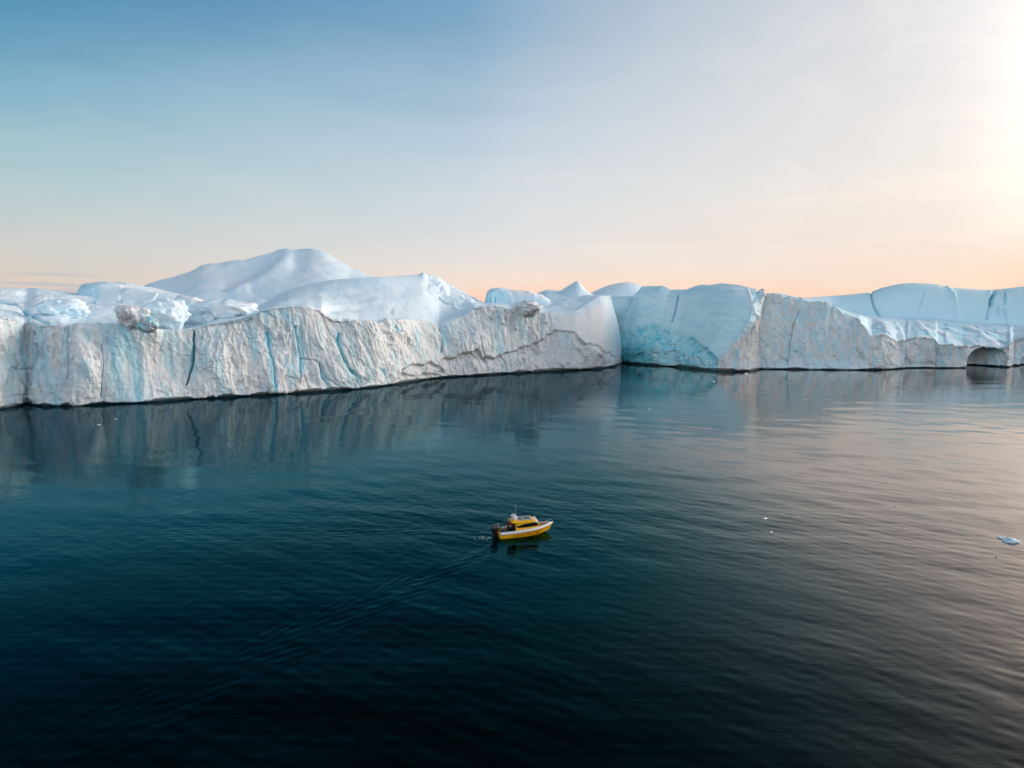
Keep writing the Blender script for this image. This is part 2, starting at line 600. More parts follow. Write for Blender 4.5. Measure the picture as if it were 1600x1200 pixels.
    fac = T.math('ADD', 0.006, T.math('MULTIPLY', T.math('ADD', 0.90, T.math('MULTIPLY', glare_zone, 0.32)), T.math('POWER', lw.outputs['Facing'], T.math('SUBTRACT', 5.8, T.math('MULTIPLY', glare_zone, 1.25)))), clamp=True)
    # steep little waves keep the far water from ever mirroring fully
    lim = T.math('ADD', 0.26, T.math('MULTIPLY', glare_zone, 0.9))
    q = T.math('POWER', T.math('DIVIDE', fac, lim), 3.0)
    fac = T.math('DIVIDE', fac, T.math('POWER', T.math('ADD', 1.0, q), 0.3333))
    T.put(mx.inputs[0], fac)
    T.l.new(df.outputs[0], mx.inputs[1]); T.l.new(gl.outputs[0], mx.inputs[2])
    o = T.node('ShaderNodeOutputMaterial'); T.l.new(mx.outputs[0], o.inputs[0])
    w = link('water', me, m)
    tag(w, 'dark teal arctic sea water with gentle ripples', None, None, 'structure')


build_water()

# ------------------------------------------------------------------ icebergs
def carve(D, px, py, pts, w, depth, shape=1.0):
    d_ = dpoly(px, py, pts)
    return D - depth * np.exp(-(d_ / w) ** 2)


def finish(root, V, D, c, T_, brink_t, split_names=('ice_cliff', 'snow_top')):
    N = gnormal(V)
    V = V + N * D[..., None]
    nr, nu = V.shape[:2]
    rb = int(np.argmin(np.abs(T_ - brink_t)))
    objs = []
    for nm, r0, r1, mat in ((split_names[0], 0, rb, ICE), (split_names[1], rb, nr - 1, SNOW)):
        if r1 <= r0: continue
        me = np_mesh(nm, V[r0:r1 + 1], grid_faces(nr, nu, r0, r1), rgba(c[r0:r1 + 1].reshape(-1, 3)).reshape(-1, 4))
        objs.append(link(nm, me, mat, root))
    return V, objs


def berg_root(name, label, x=0, y=200):
    r = empty(name, (0, 0, 0))
    return tag(r, label, 'iceberg', 'icebergs of the long ice wall')


# ---- the long grey iceberg on the left
def left_berg():
    u = np.concatenate([np.arange(-150, 0, 2.0), np.arange(0, 972, 0.8), [972]])
    wrap = np.arange(1, 14)
    wl = cv(u, [(-150, 652), (0, 640), (30, 635), (42, 631), (55, 634), (75, 635), (125, 634.5), (160, 632), (225, 630), (287, 625), (340, 622), (400, 618.5), (440, 616),
                (500, 612), (560, 608), (590, 605), (610, 602), (640, 597), (675, 592), (700, 589.5), (760, 586), (800, 583.5), (860, 580), (900, 578.5),
                (940, 576), (952, 574), (962, 571.5), (968, 569.5), (972, 567.5)])
    wl = np.where(u > 900, soft(wl, 8, True), wl)
    br = cv(u, [(-150, 492), (0, 497), (25, 500), (38, 505), (50, 502), (62, 505), (75, 508), (95, 509), (105, 513), (130, 513), (160, 512), (180, 514), (200, 518), (225, 517), (260, 518),
                (285, 516), (300, 514), (315, 511), (325, 505), (350, 501), (375, 497), (400, 490), (410, 486), (430, 481), (455, 479), (480, 480), (492, 483), (503, 483), (512, 490), (520, 494),
                (545, 500), (560, 505), (590, 505), (605, 502), (640, 501), (660, 504), (675, 508), (680, 513), (686, 518), (692, 513), (700, 507), (715, 500), (730, 492), (740, 482), (760, 478),
                (775, 478), (785, 480), (795, 483), (806, 482), (812, 476), (825, 473), (834, 475), (840, 487), (852, 490), (880, 489), (905, 486), (930, 474), (950, 466), (972, 463)])
    pxb = cv(u, [(-150, -150), (900, 900), (940, 930), (972, 953)])
    pxm = cv(u, [(-150, -150), (900, 900), (945, 940), (972, 967)])
    i9 = u > 880
    pxb = np.where(i9, soft(pxb, 14, True), pxb); pxm = np.where(i9, soft(pxm, 14, True), pxm)
    br = np.where(u > 890, soft(br, 10, True), br)
    ridge = cv(u, [(-150, 446), (0, 449), (60, 450), (125, 459), (180, 463), (240, 463), (290, 468), (340, 471), (370, 478), (393, 487), (405, 480), (418, 470), (430, 463), (450, 453), (480, 445),
                   (520, 437), (560, 434), (583, 433), (620, 432), (662, 428), (668, 431), (685, 431.5), (696, 440), (715, 450), (735, 462), (752, 471), (765, 474), (780, 474),
                   (800, 470), (820, 471), (845, 476), (860, 470), (885, 465), (920, 461), (950, 461), (972, 461)])
    ridge = soft(np.minimum(ridge, br - 2), 7)
    brs = soft(br, 22); rds = soft(ridge, 18)
    Yw = groundY(u, wl)
    Yu = groundY(u, np.where(u > 920, cv(u, [(920, 577.4), (940, 576.2), (960, 575.0), (972, 574.2)]), wl)); Yu = soft(Yu, 12, True)
    back = cv(u, [(-150, 0), (300, 0), (400, 0), (700, 0), (850, 0), (972, 0)])
    low = sstep(0, 1, (u - 390) / 60) * (1 - sstep(0, 1, (u - 770) / 60))         # where the smooth snow hill rises
    dk = cv(u, [(-150, 95), (380, 90), (450, 70), (700, 60), (800, 45), (900, 30), (972, 14)])
    def lift(rowpts, z):
        r = rowpts.copy(); s = (z - H) / (r[:, 2] - H)
        return r
    C = []
    w0 = at(u, wl, Yw)
    dirv = w0[:, :2] / np.linalg.norm(w0[:, :2], axis=1)[:, None]
    def off(base, back_, z):
        r = base.copy(); r[:, :2] += dirv * np.asarray(back_)[..., None]; r[:, 2] = z; return r
    C.append(off(w0, 1.6, -3.0))
    C.append(off(w0, 1.5, -0.3))
    un = np.stack([u, 0 * u, 0 * u], -1); nh = np.clip(1 + 1.3 * fbm(un, (34, 1, 1), 3, 90), 0.3, 1.9)
    C.append(off(w0, 1.1, 0.26 * nh))
    C.append(off(w0, 0.0, 0.60 * nh + .05))
    wlm = wl * 0.5 + br * 0.5
    C.append(at(pxm, wlm, Yw * .4 + Yu * .6 + 2.0 + 1.2 * np.sin(u / 31)))
    C.append(at(pxb, br, Yu + 4.5))
    C.append(at(pxb, (br * 0.5 + brs * 0.5) * 0.8 + rds * 0.2 - 0.5, Yu + 4.5 + dk * 0.22))
    C.append(at(pxb, brs * 0.42 + rds * 0.58, Yu + 4.5 + dk * 0.60))
    C.append(at(pxb, ridge, Yu + 4.5 + dk))
    bk = at(pxb, ridge, Yu + 4.5 + dk)
    e1 = bk.copy(); e1[:, :2] += dirv * 30; e1[:, 2] = np.maximum(bk[:, 2] - 12, 6); C.append(e1)
    e2_ = bk.copy(); e2_[:, :2] += dirv * 40; e2_[:, 2] = -3; C.append(e2_)
    C = np.array(C)
    # wrap round the right-hand end, going back out of sight
    ext = []
    d_end = dirv[-1]
    for w_ in wrap:
        e = C[:, -1].copy()
        e[:, :2] += np.array([-0.10, 1.0]) * (w_ * 3.2)
        e[:, 0] += -0.35 * (w_ > 0) * w_
        ext.append(e)
    C = np.concatenate([C, np.stack(ext, 1)], 1)
    segs = [2, 4, 4, 62, 62, 10, 26, 26, 8, 6]
    V, T_ = profile(C, segs, {3, 5, 8, 9})
    px, py = project(V)
    tt = T_[:, None] * np.ones(px.shape)
    S = V.copy()                      # noise space: along the wall, depth, height
    cliff = sstep(2.6, 3.2, tt) * (1 - sstep(5.0, 5.25, tt))
    top = sstep(5.0, 5.5, tt)
    smooth_end = sstep(846, 875, px) * (1 - sstep(6, 14, 0 * px + (py - cv(px, [(840, 505), (875, 517), (890, 516), (905, 525), (935, 545), (955, 556), (965, 558), (980, 540)])) + 6))
    rough_amt = cliff * (1 - 0.85 * smooth_end) * np.clip(0.75 + 0.7 * perlin(V, (13, 13, 11), 77), 0.25, 1.5)
    lean = cv(px, [(-200, 0.0), (450, 0.05), (520, 0.35), (620, 0.45), (700, 0.15), (780, 0.0), (900, -0.1)])
    L = S.copy(); L[..., 0] += lean * (S[..., 2]); L[..., 1] += 0.3 * lean * S[..., 2]
    D = cliff * 1.5 * perlin(L, (15, 15, 40), 1) * (1 - 0.5 * smooth_end)
    fl = 1 - 2 * np.abs(perlin(L, (4.6, 4.6, 16), 2))
    D += rough_amt * 0.55 * (fl - 0.4)
    fl2 = 1 - 2 * np.abs(perlin(L, (1.7, 1.7, 7), 3))
    D += rough_amt * 0.28 * fl2
    lowc = cv(px, [(-200, 700), (280, 620), (330, 590), (420, 585), (470, 570), (520, 575), (560, 590), (590, 595), (610, 600), (622, 585), (630, 577), (650, 571), (668, 567), (680, 570), (692, 560), (700, 558),
                   (712, 560), (725, 553), (745, 545), (755, 560), (775, 557), (790, 553), (800, 548), (830, 540), (850, 530), (862, 520), (875, 516), (888, 515), (898, 520), (905, 528), (915, 535), (930, 540),
                   (945, 548), (960, 556), (972, 555)])
    lowc = lowc + 4.5 * fbm(S, (4.0, 4.0, 50), 4, 9, 0.6)
    below = sstep(-1.5, 1.5, py - lowc)
    regionB = sstep(600, 625, px)
    fa = facets(L, (6.5, 6.5, 7.5), 1); fb = facets(L, (2.6, 2.6, 3.4), 2)
    D += rough_amt * ((0.32 + 0.75 * below) * fa + (0.22 + 0.22 * below) * fb)
    D += rough_amt * 0.16 * facets(L, (1.1, 1.1, 1.6), 5)
    D += cliff * regionB * (0.55 * (1 - below) - 0.62 * below * (1 - sstep(0, 15, py - lowc)))
    D += 0.11 * fbm(S, (1.2, 1.2, 1.2), 3, 6) * (rough_amt + 0.08)
    # snow surface: dunes, soft hollows, broken ground on the left plateau
    hill = sstep(395, 440, px) * (1 - sstep(742, 765, px))
    D += top * (1 - hill) * (1 - sstep(7.6, 8, tt)) * (0.9 * fbm(S, (16, 13, 8), 4, 11) + 0.2 * facets(S, (9, 9, 9), 12) * (px < 400))
    D += top * hill * (1 - sstep(7.4, 8, tt)) * (0.5 * perlin(S, (22, 30, 20), 14) + 0.28 * fbm(S, (9, 12, 8), 4, 15))
    # dune fold of the snow hill
    D -= top * 0.6 * np.exp(-(dpoly(px, py, [(505, 487), (540, 482), (575, 481), (610, 486)]) / 5) ** 2)
    D += top * 0.8 * np.exp(-(dpoly(px, py, [(662, 430), (690, 445), (700, 465), (735, 470)]) / 5) ** 2)
    D += top * (px > 660) * (px < 760) * 0.5 * facets(S, (5, 5, 5), 16) * (1 - sstep(20, 30, dpoly(px, py, [(690, 440), (745, 475)])))
    # big crevasses
    cracks = [([(46, 498), (50, 520), (53, 545), (51, 575), (49, 600)], 2.3, 4.0, 1), ([(302, 513), (303, 535), (299, 560), (294, 585), (292, 600)], 2.0, 3.5, 1),
              ([(106, 512), (110, 540), (109, 575), (107, 605)], 1.2, 1.2, .5), ([(159, 540), (160, 580), (157, 620)], 1.0, 0.9, .5),
              ([(15, 570), (30, 577), (48, 576)], 1.1, 0.8, 0.3), ([(20, 618), (48, 616)], 1.0, 0.6, .2), ([(684, 516), (688, 530), (689, 550)], 2.0, 3.0, .9),
              ([(750, 527), (757, 553), (762, 575), (766, 585)], 1.4, 1.6, .45), ([(782, 553), (790, 562), (793, 584)], 1.5, 1.5, .5), ([(532, 520), (536, 550), (548, 575), (568, 600)], 2.6, 1.8, .7),
              ([(470, 560), (495, 563), (510, 590), (535, 606)], 1.5, 1.4, .2), ([(500, 565), (505, 590), (517, 606)], 2.2, 1.3, .55), ([(660, 583), (676, 591)], 1.5, 1.4, .1),
              ([(595, 575), (603, 585), (608, 600)], 2.0, 1.2, .6), ([(555, 580), (570, 598)], 3.0, 1.5, .6), ([(808, 548), (823, 552)], 1.6, 1.1, 0), ([(832, 545), (840, 556)], 2.2, 1.3, .2),
              ([(418, 520), (424, 560), (430, 605)], 2.2, 1.0, .7), ([(462, 510), (468, 545), (470, 590)], 2.0, .9, .6)]
    CT = np.zeros(px.shape)
    for pts, w_, dp, tealness in cracks:
        g = groove(S, px, py, pts, w_)
        D -= cliff * dp * 0.85 * g
        CT = np.maximum(CT, tealness * g * cliff)
    # crevasse running over the plateau
    pc = [(-40, 468), (0, 470), (20, 475), (40, 488), (60, 499), (76, 506)]
    gcr = np.exp(-(dpoly(px, py, pc) / 1.8) ** 2) * top
    D -= gcr * 1.4
    uu = np.concatenate([u, 972 + wrap * 2.0])
    D = D * (1 - 0.85 * sstep(945, 972, uu))[None]
    # little cave at the waterline
    D -= cliff * 2.0 * np.exp(-(((px - 44) / 7) ** 2 + ((py - 632) / 6) ** 2))
    # -- colours
    c = np.zeros(V.shape) + C_GREY
    warm = sstep(0.0, 0.5, fbm(L, (9, 9, 24), 3, 20))
    c = mixc(c, np.array([0.86, 0.85, 0.82]), 0.65 * warm)
    c = mixc(c, C_DIRT, 0.55 * sstep(0.05, 0.6, fbm(L, (5, 5, 6), 4, 21)))
    stk = sstep(0.10, 0.55, fbm(L, (2.3, 2.3, 18), 3, 22) + 0.35 * perlin(L, (14, 14, 30), 23))
    c = mixc(c, C_BLUE, 0.42 * stk * (1 - 0.55 * below * regionB))
    c = mixc(c, np.array([0.5, 0.56, 0.56]), 0.7 * sstep(0.15, 0.5, fbm(L, (1.1, 1.1, 5), 3, 29)))
    c = mixc(c, C_DIRT, 0.65 * below * regionB)
    c = mixc(c, C_DARK, 0.5 * regionB * np.exp(-((py - lowc + 1) / 1.8) ** 2))  # painted shadow line along the fracture lip
    bands = [([(27, 510), (35, 560), (38, 585)], 4, .5), ([(70, 560), (78, 600), (88, 630)], 5, .6), ([(92, 590), (92, 628)], 5, .7), ([(108, 520), (110, 600)], 3, .5), ([(168, 516), (180, 560), (188, 625)], 11, .75),
             ([(195, 518), (208, 550), (215, 590), (218, 626)], 11, 1.0), ([(268, 555), (271, 590)], 2.5, .7), ([(340, 545), (340, 590)], 3, .4), ([(392, 520), (398, 560)], 4, .7), ([(418, 520), (423, 570), (428, 610)], 4.5, 1.0), ([(440, 485), (455, 500), (468, 530), (470, 580)], 6, .8),
             ([(410, 488), (440, 492)], 5, .7), ([(500, 500), (505, 530)], 3.5, .7), ([(530, 520), (538, 560), (560, 595)], 5, .8), ([(552, 530), (556, 555)], 3.5, .7), ([(575, 560), (583, 590)], 5, .5), ([(612, 505), (618, 515)], 6, .7),
             ([(647, 520), (646, 550)], 2.5, 1), ([(694, 512), (695, 535)], 5, .8), ([(780, 485), (781, 550)], 5, .75), ([(870, 492), (876, 512)], 4.5, .8), ([(884, 520), (886, 545)], 4, .6), ([(445, 560), (455, 600)], 4, .6)]
    for pts, w_, st_ in bands:
        g = np.exp(-(dpoly(px + 1.5 * perlin(L, (2, 2, 5), 25), py, pts) / w_) ** 2)
        c = mixc(c, np.array([.34, .70, .81]), 0.78 * st_ * g * (1 - 0.5 * sstep(.2, .7, perlin(L, (1.3, 1.3, 4), 26))))
    c = mixc(c, C_TEAL, CT)
    # smooth bright end
    c = mixc(c, np.array([0.93, 0.94, 0.92]), 0.9 * smooth_end)
    c = mixc(c, C_PALE, smooth_end * 0.8 * sstep(930, 958, px + (py - 500) * -0.15))
    c = mixc(c, np.array([0.70, 0.78, 0.82]), 0.35 * sstep(20, 0, py - br.min()) * 0)
    # snow cover
    brk = np.interp(px.ravel(), pxb, br).reshape(px.shape)
    sn = sstep(5.02, 5.12, tt + 0.04 * perlin(S, (2, 2, 2), 30))
    cs_ = mixc(np.zeros(V.shape) + C_SNOW, C_PALE, 0.9 * sstep(0, .5, fbm(S, (18, 18, 10), 3, 31)))
    cs_ = mixc(cs_, np.array([0.80, 0.83, 0.86]), 0.4 * sstep(0.1, .6, fbm(S, (5, 5, 3), 4, 32)) * (px < 400))
    cs_ = mixc(cs_, C_BLUE, gcr * 1.2 + 0.6 * np.exp(-(dpoly(px, py, [(110, 480), (125, 490), (137, 492)]) / 2.5) ** 2))
    c = c * (1 - sn[..., None]) + cs_ * sn[..., None]
    # pale crest of the smooth end: snow runs over it
    c = mixc(c, C_SNOW, smooth_end * sstep(4.7, 5.0, tt))
    # wet, sea-washed foot
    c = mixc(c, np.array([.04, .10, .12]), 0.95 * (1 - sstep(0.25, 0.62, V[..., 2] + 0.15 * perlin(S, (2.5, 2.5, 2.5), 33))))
    root = berg_root('iceberg', 'long grey and white streaked iceberg cliff filling the left half with blue crevasses')
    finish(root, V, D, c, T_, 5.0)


# ---- the smooth blue iceberg in the middle
def blue_berg():
    u = np.arange(905, 1193, 0.75)
    wl = cv(u, [(905, 566), (972, 567), (985, 568.5), (1010, 570.5), (1050, 573), (1080, 576), (1105, 579), (1130, 581), (1150, 581.5), (1170, 581), (1180, 579), (1193, 576)])
    Yw = groundY(u, np.minimum(wl, 581))
    Yw = np.where(u < 972, Yw[np.argmin(abs(u - 972))] + (972 - u) * 0.5, Yw)
    cr = lambda a, b, c_, d_: cv(u, [(905, 905), (1000, 1000 + (a - 1125) * 0.15), (1125, a), (1193, b)])
    p0 = u
    p1 = cv(u, [(905, 905), (1060, 1062), (1125, 1131), (1180, 1182), (1193, 1193)])
    p2 = cv(u, [(905, 905), (1040, 1050), (1125, 1166), (1180, 1184), (1193, 1193)])
    p3 = cv(u, [(905, 905), (1030, 1052), (1125, 1187), (1180, 1194), (1193, 1197)])
    topy = lambda p: cv(p, [(905, 463), (930, 465), (955, 465), (975, 464.5), (990, 463), (998, 456), (1004, 449), (1020, 449), (1034, 446.5), (1042, 449), (1048, 452), (1062, 451.5), (1075, 450), (1085, 446), (1095, 444), (1108, 444),
                            (1118, 441.5), (1130, 441), (1150, 444), (1168, 449), (1182, 453), (1188, 459), (1197, 462)])
    t3 = topy(p3)
    y1 = wl * 0.72 + t3 * 0.28
    y2 = wl * 0.38 + t3 * 0.62
    y25 = wl * 0.13 + t3 * 0.87
    w0 = at(u, wl, Yw); w0[:, 2] = 0
    dirv = w0[:, :2] / np.linalg.norm(w0[:, :2], axis=1)[:, None]
    def off(back_, z):
        r = w0.copy(); r[:, :2] += dirv * back_; r[:, 2] = z; return r
    scoop = np.exp(-((u - 1010) / 60) ** 2)
    k = sstep(1125, 1193, u)
    Y1 = Yw + 1.5 - 1.0 * scoop + 3 * k
    Y2 = Yw + 4 + 1.5 * scoop + 3.5 * k - 1.2 * np.exp(-((u - 1090) / 40) ** 2)
    Y25 = Yw + 8.5 + 2 * scoop + 2 * k
    Y3 = Yw + 17 - 8 * k
    nh = np.clip(1 + 1.3 * fbm(np.stack([u, 0 * u, 0 * u], -1), (30, 1, 1), 3, 95), 0.25, 1.9)
    C = [off(1.8, -3), off(1.7, -0.3), off(1.3, 0.32 * nh), off(0, 0.68 * nh + .06), at(p1, y1, Y1), at(p2, y2, Y2), at((p2 + p3) / 2, y25, Y25), at(p3, t3, Y3)]
    b = C[-1].copy(); b[:, :2] += dirv * 22; b[:, 2] -= 3; C.append(b)
    b = C[-1].copy(); b[:, :2] += dirv * 18; b[:, 2] = -3; C.append(b)
    C = np.array(C)
    V, T_ = profile(C, [2, 3, 4, 40, 46, 30, 26, 8, 6], {3, 7, 8})
    px, py = project(V)
    tt = T_[:, None] * np.ones(px.shape)
    face = sstep(2.8, 3.2, tt) * (1 - sstep(7.0, 7.3, tt))
    S = V
    # border between scooped blue face and the dirty shoulder
    edge = [(1122, 582), (1121, 577), (1124, 566), (1128, 560), (1140, 550), (1150, 537), (1158, 531), (1165, 520), (1172, 510), (1178, 500), (1184, 494), (1187, 480), (1189, 465), (1189, 455)]
    ex = np.interp(py, [e[1] for e in edge[::-1]], [e[0] for e in edge[::-1]])
    dirty = sstep(-5.0, 4.0, px - ex + 5.0 * fbm(S, (3.5, 3.5, 3.5), 4, 3))
    low_y = cv(px, [(900, 515), (972, 515), (985, 512), (1000, 508), (1020, 507), (1035, 510), (1048, 516), (1060, 520), (1075, 525), (1090, 532), (1100, 540), (1112, 552), (1122, 562), (1130, 575)]) + 2.5 * perlin(S, (4, 4, 50), 4)
    rough = sstep(-5, 7, py - low_y + 7 * fbm(S, (4, 4, 3), 4, 6)) * (1 - dirty)
    D = face * 0.9 * perlin(S, (26, 26, 20), 1) * (1 - dirty)
    D += face * rough * (0.75 * facets(S, (4.5, 4.5, 4), 2) + 0.28 * facets(S, (1.7, 1.7, 1.6), 3) + 0.35 * fbm(S, (3, 3, 3), 3, 5))
    D -= face * (1 - dirty) * 0.9 * sstep(-3, 8, py - low_y) * (1 - sstep(8, 34, py - low_y))
    Lm = S.copy(); Lm[..., 2] += 0.28 * S[..., 0]
    lay = perlin(Lm, (30, 30, 0.8), 7) + 0.6 * perlin(Lm, (18, 18, 0.35), 8)
    D += face * (1 - rough) * (1 - dirty) * (0.10 * lay + 0.22 * fbm(Lm, (7, 7, 2.0), 4, 9))
    D += face * dirty * (0.5 * facets(S, (3.2, 3.2, 7), 10) + 0.2 * facets(S, (1.2, 1.2, 2.2), 11) + 0.4 * (1 - 2 * abs(perlin(S, (2, 2, 14), 12))))
    dc = dpoly(px, py, [(1059, 460), (1056, 472), (1054, 485), (1049, 501)])
    D -= face * 1.1 * np.exp(-(dc / 1.3) ** 2)
    dc2 = dpoly(px, py, [(988, 468), (980, 480), (977, 486)])
    D -= face * 0.5 * np.exp(-(dc2 / 1.5) ** 2)
    rib = np.exp(-(dpoly(px, py, [(1168, 453), (1172, 468), (1178, 490), (1184, 494)]) / 1.6) ** 2)
    D += face * 0.5 * rib
    c = np.zeros(V.shape) + np.array([0.66, 0.93, 0.97])
    c = mixc(c, np.array([.80, .96, .99]), 0.9 * sstep(505, 452, py))
    c = mixc(c, np.array([0.56, 0.86, 0.93]), 0.55 * sstep(-.3, .5, fbm(S, (20, 20, 9), 3, 13)) + 0.3 * sstep(.2, .9, lay) )
    c = mixc(c, np.array([0.42, 0.80, 0.90]), 0.5 * sstep(.25, .7, fbm(Lm, (7, 7, 1.2), 3, 14)))
    c = mixc(c, np.array([0.42, 0.80, 0.87]), 0.8 * rough)
    c = mixc(c, C_TEAL * 1.15, rough * 0.5 * sstep(-.2, .6, fbm(S, (9, 9, 6), 4, 15) + 0.25 * sstep(1010, 975, px)))
    c = mixc(c, np.array([0.66, 0.86, 0.91]), rough * 0.55 * sstep(.1, .45, fbm(S, (3.5, 3.5, 2.5), 5, 16) - 0.3 * sstep(1010, 975, px)))
    c = mixc(c, C_SHADE_TEAL, rough * 0.8 * np.exp(-(((px - 985) / 30) ** 2 + ((py - 558) / 24) ** 2)))  # overhang shade painted as dark teal at the lower left
    c = mixc(c, C_TEAL, rough * 0.4 * sstep(.2, .6, fbm(S, (1.8, 1.8, 1.4), 3, 17)))
    c = mixc(c, np.array([0.30, 0.55, 0.70]), np.exp(-(dc / 1.6) ** 2))
    c = mixc(c, np.array([0.34, 0.62, 0.76]), 0.6 * np.exp(-(dc2 / 2.5) ** 2))
    c = mixc(c, C_SNOWW, rib * 0.8)
    dcol = mixc(np.zeros(V.shape) + np.array([0.78, 0.76, 0.73]), C_DIRT * 0.88, sstep(-.1, .5, fbm(S, (4, 4, 8), 4, 18)) * sstep(578, 545, py))
    dcol = mixc(dcol, C_BLUE, 0.9 * np.exp(-(dpoly(px, py, [(1152, 548), (1149, 565), (1147, 580)]) / 3.0) ** 2))
    dcol = mixc(dcol, np.array([0.70, 0.77, 0.78]), 0.75 * np.exp(-(dpoly(px, py, [(1128, 572), (1140, 560)]) / 8) ** 2) + .8 * np.exp(-(dpoly(px, py, [(1158, 572), (1176, 572)]) / 7) ** 2))
    dcol = mixc(dcol, C_SNOWW, 0.6 * np.exp(-((px - ex - 2) / 1.6) ** 2))
    c = c * (1 - dirty[..., None]) + dcol * dirty[..., None]
    c = mixc(c, C_SNOW, sstep(6.9, 7.2, tt) * (1 - dirty * .8))
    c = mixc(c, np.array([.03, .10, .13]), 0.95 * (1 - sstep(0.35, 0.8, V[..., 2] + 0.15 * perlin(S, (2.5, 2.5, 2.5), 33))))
    root = berg_root('iceberg', 'smooth rounded pale blue iceberg in the centre with rough teal foot and brown shoulder')
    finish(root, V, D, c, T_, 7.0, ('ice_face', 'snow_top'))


# ---- the low grey iceberg on the right with the arch
def right_berg():
    u = np.arange(1176, 1760, 0.8)
    wl = cv(u, [(1176, 576.5), (1240, 577.5), (1300, 578), (1350, 578.5), (1390, 577.5), (1415, 575.5), (1445, 575), (1470, 575.5), (1508, 575), (1540, 574.5), (1578, 574), (1583, 571.5), (1600, 571.5), (1760, 568)])
    br = cv(u, [(1176, 464), (1188, 462), (1200, 460), (1212, 460), (1228, 464), (1250, 467), (1268, 472), (1282, 474), (1295, 476), (1308, 481), (1318, 490), (1330, 494), (1342, 498), (1350, 510), (1356, 524), (1362, 530), (1372, 525), (1384, 524),
                (1392, 528), (1400, 533), (1414, 532), (1424, 529), (1434, 527), (1450, 528), (1462, 530), (1465, 537), (1474, 539), (1482, 538), (1494, 541), (1505, 543), (1514, 541), (1530, 539), (1550, 541), (1562, 543), (1574, 543),
                (1580, 536), (1590, 533), (1600, 530), (1660, 520), (1760, 530)])
    end = cv(u, [(1176, 461), (1195, 459), (1215, 458), (1262, 467), (1300, 478), (1330, 488), (1350, 494), (1400, 496), (1450, 497), (1500, 500), (1540, 503), (1600, 505), (1760, 505)])
    end = soft(np.minimum(end, br - 0.8), 6)
    Yw = groundY(u, wl)
    w0 = at(u, wl, Yw); w0[:, 2] = 0
    dirv = w0[:, :2] / np.linalg.norm(w0[:, :2], axis=1)[:, None]
    def off(back_, z):
        r = w0.copy(); r[:, :2] += dirv * back_; r[:, 2] = z; return r
    tall = 1 - sstep(1330, 1362, u)
    nh = np.clip(1 + 1.3 * fbm(np.stack([u, 0 * u, 0 * u], -1), (30, 1, 1), 3, 93), 0.25, 1.9)
    C = [off(1.8, -3), off(1.7, -0.3), off(1.1, 0.22 * nh), off(0, 0.50 * nh + .06), at(u, wl * .5 + br * .5, Yw + 1.5 + 2.5 * tall), at(u, br, Yw + 3 + 7 * tall)]
    dk = 62 - 34 * tall
    C.append(at(u, br * .80 + end * .20, Yw + 3 + 7 * tall + dk * .15))
    C.append(at(u, br * .40 + end * .60, Yw + 3 + 7 * tall + dk * .45))
    C.append(at(u, end, Yw + 3 + 7 * tall + dk))
    b = C[-1].copy(); b[:, :2] += dirv * 35; b[:, 2] -= 4; C.append(b)
    b = C[-1].copy(); b[:, :2] += dirv * 8; b[:, 2] = -3; C.append(b)
    C = np.array(C)
    V, T_ = profile(C, [2, 3, 4, 55, 55, 12, 26, 26, 6, 4], {3, 5, 8, 9})
    px, py = project(V)
    tt = T_[:, None] * np.ones(px.shape)
    face = sstep(2.8, 3.2, tt) * (1 - sstep(5.0, 5.2, tt))
    top = sstep(5.0, 5.4, tt)
    S = V
    D = face * 1.4 * perlin(S, (13, 13, 40), 41)
    D += face * 0.6 * (1 - 2 * np.abs(perlin(S, (5.5, 5.5, 25), 42))) + face * 0.2 * (1 - 2 * np.abs(perlin(S, (1.8, 1.8, 8), 43)))
    D += face * (0.32 * facets(S, (5, 5, 9), 44) + 0.22 * facets(S, (2, 2, 3), 45) + .12 * facets(S, (.9, .9, 1.2), 46))
    D += 0.12 * face * fbm(S, (1.4, 1.4, 1.4), 3, 47)
    # arch
    ay = cv(px, [(1500, 590), (1509, 575), (1510, 562), (1513, 556), (1518, 550), (1526, 545), (1535, 541.5), (1545, 541), (1556, 543), (1568, 546), (1573, 552), (1576, 575), (1580, 590)])
    arch = sstep(0, 2.0, py - ay) * (px > 1508) * (px < 1577)
    rec = arch * cv(px, [(1508, 0), (1510, 17), (1520, 16), (1535, 12), (1550, 7), (1565, 2.5), (1576, 0)])
    ay2 = cv(px, [(1585, 600), (1592, 575), (1596, 560), (1606, 552), (1625, 552), (1640, 575)])
    rec = rec + 6 * sstep(0, 2, py - ay2) * (px > 1588) * (px < 1640)
    # soft hollow at the foot of the cliff left of the arch
    rec = rec + face * 1.8 * np.exp(-(((px - 1448) / 14) ** 2 + ((py - 572) / 6) ** 2))
    rec = rec + face * 2.2 * np.exp(-(((px - 1420) / 8) ** 2 + ((py - 576) / 12) ** 2))
    for pts, w_, dp in [([(1248, 488), (1238, 510), (1235, 540), (1230, 570)], 1.7, 1.3), ([(1340, 545), (1352, 562), (1362, 572)], 2, 1.2), ([(1463, 530), (1465, 576)], 2.2, 1.6), ([(1300, 480), (1298, 530)], 1.6, .7),
                        ([(1414, 533), (1416, 576)], 2, 1.2), ([(1330, 500), (1335, 535)], 1.5, .8), ([(1481, 548), (1490, 574)], 1.2, .6), ([(1500, 545), (1504, 574)], 1.4, .6)]:
        D -= face * dp * groove(S, px, py, pts, w_)
    # fluted wedges of the snow shelf
    sh = top * (1 - sstep(7.2, 8, tt))
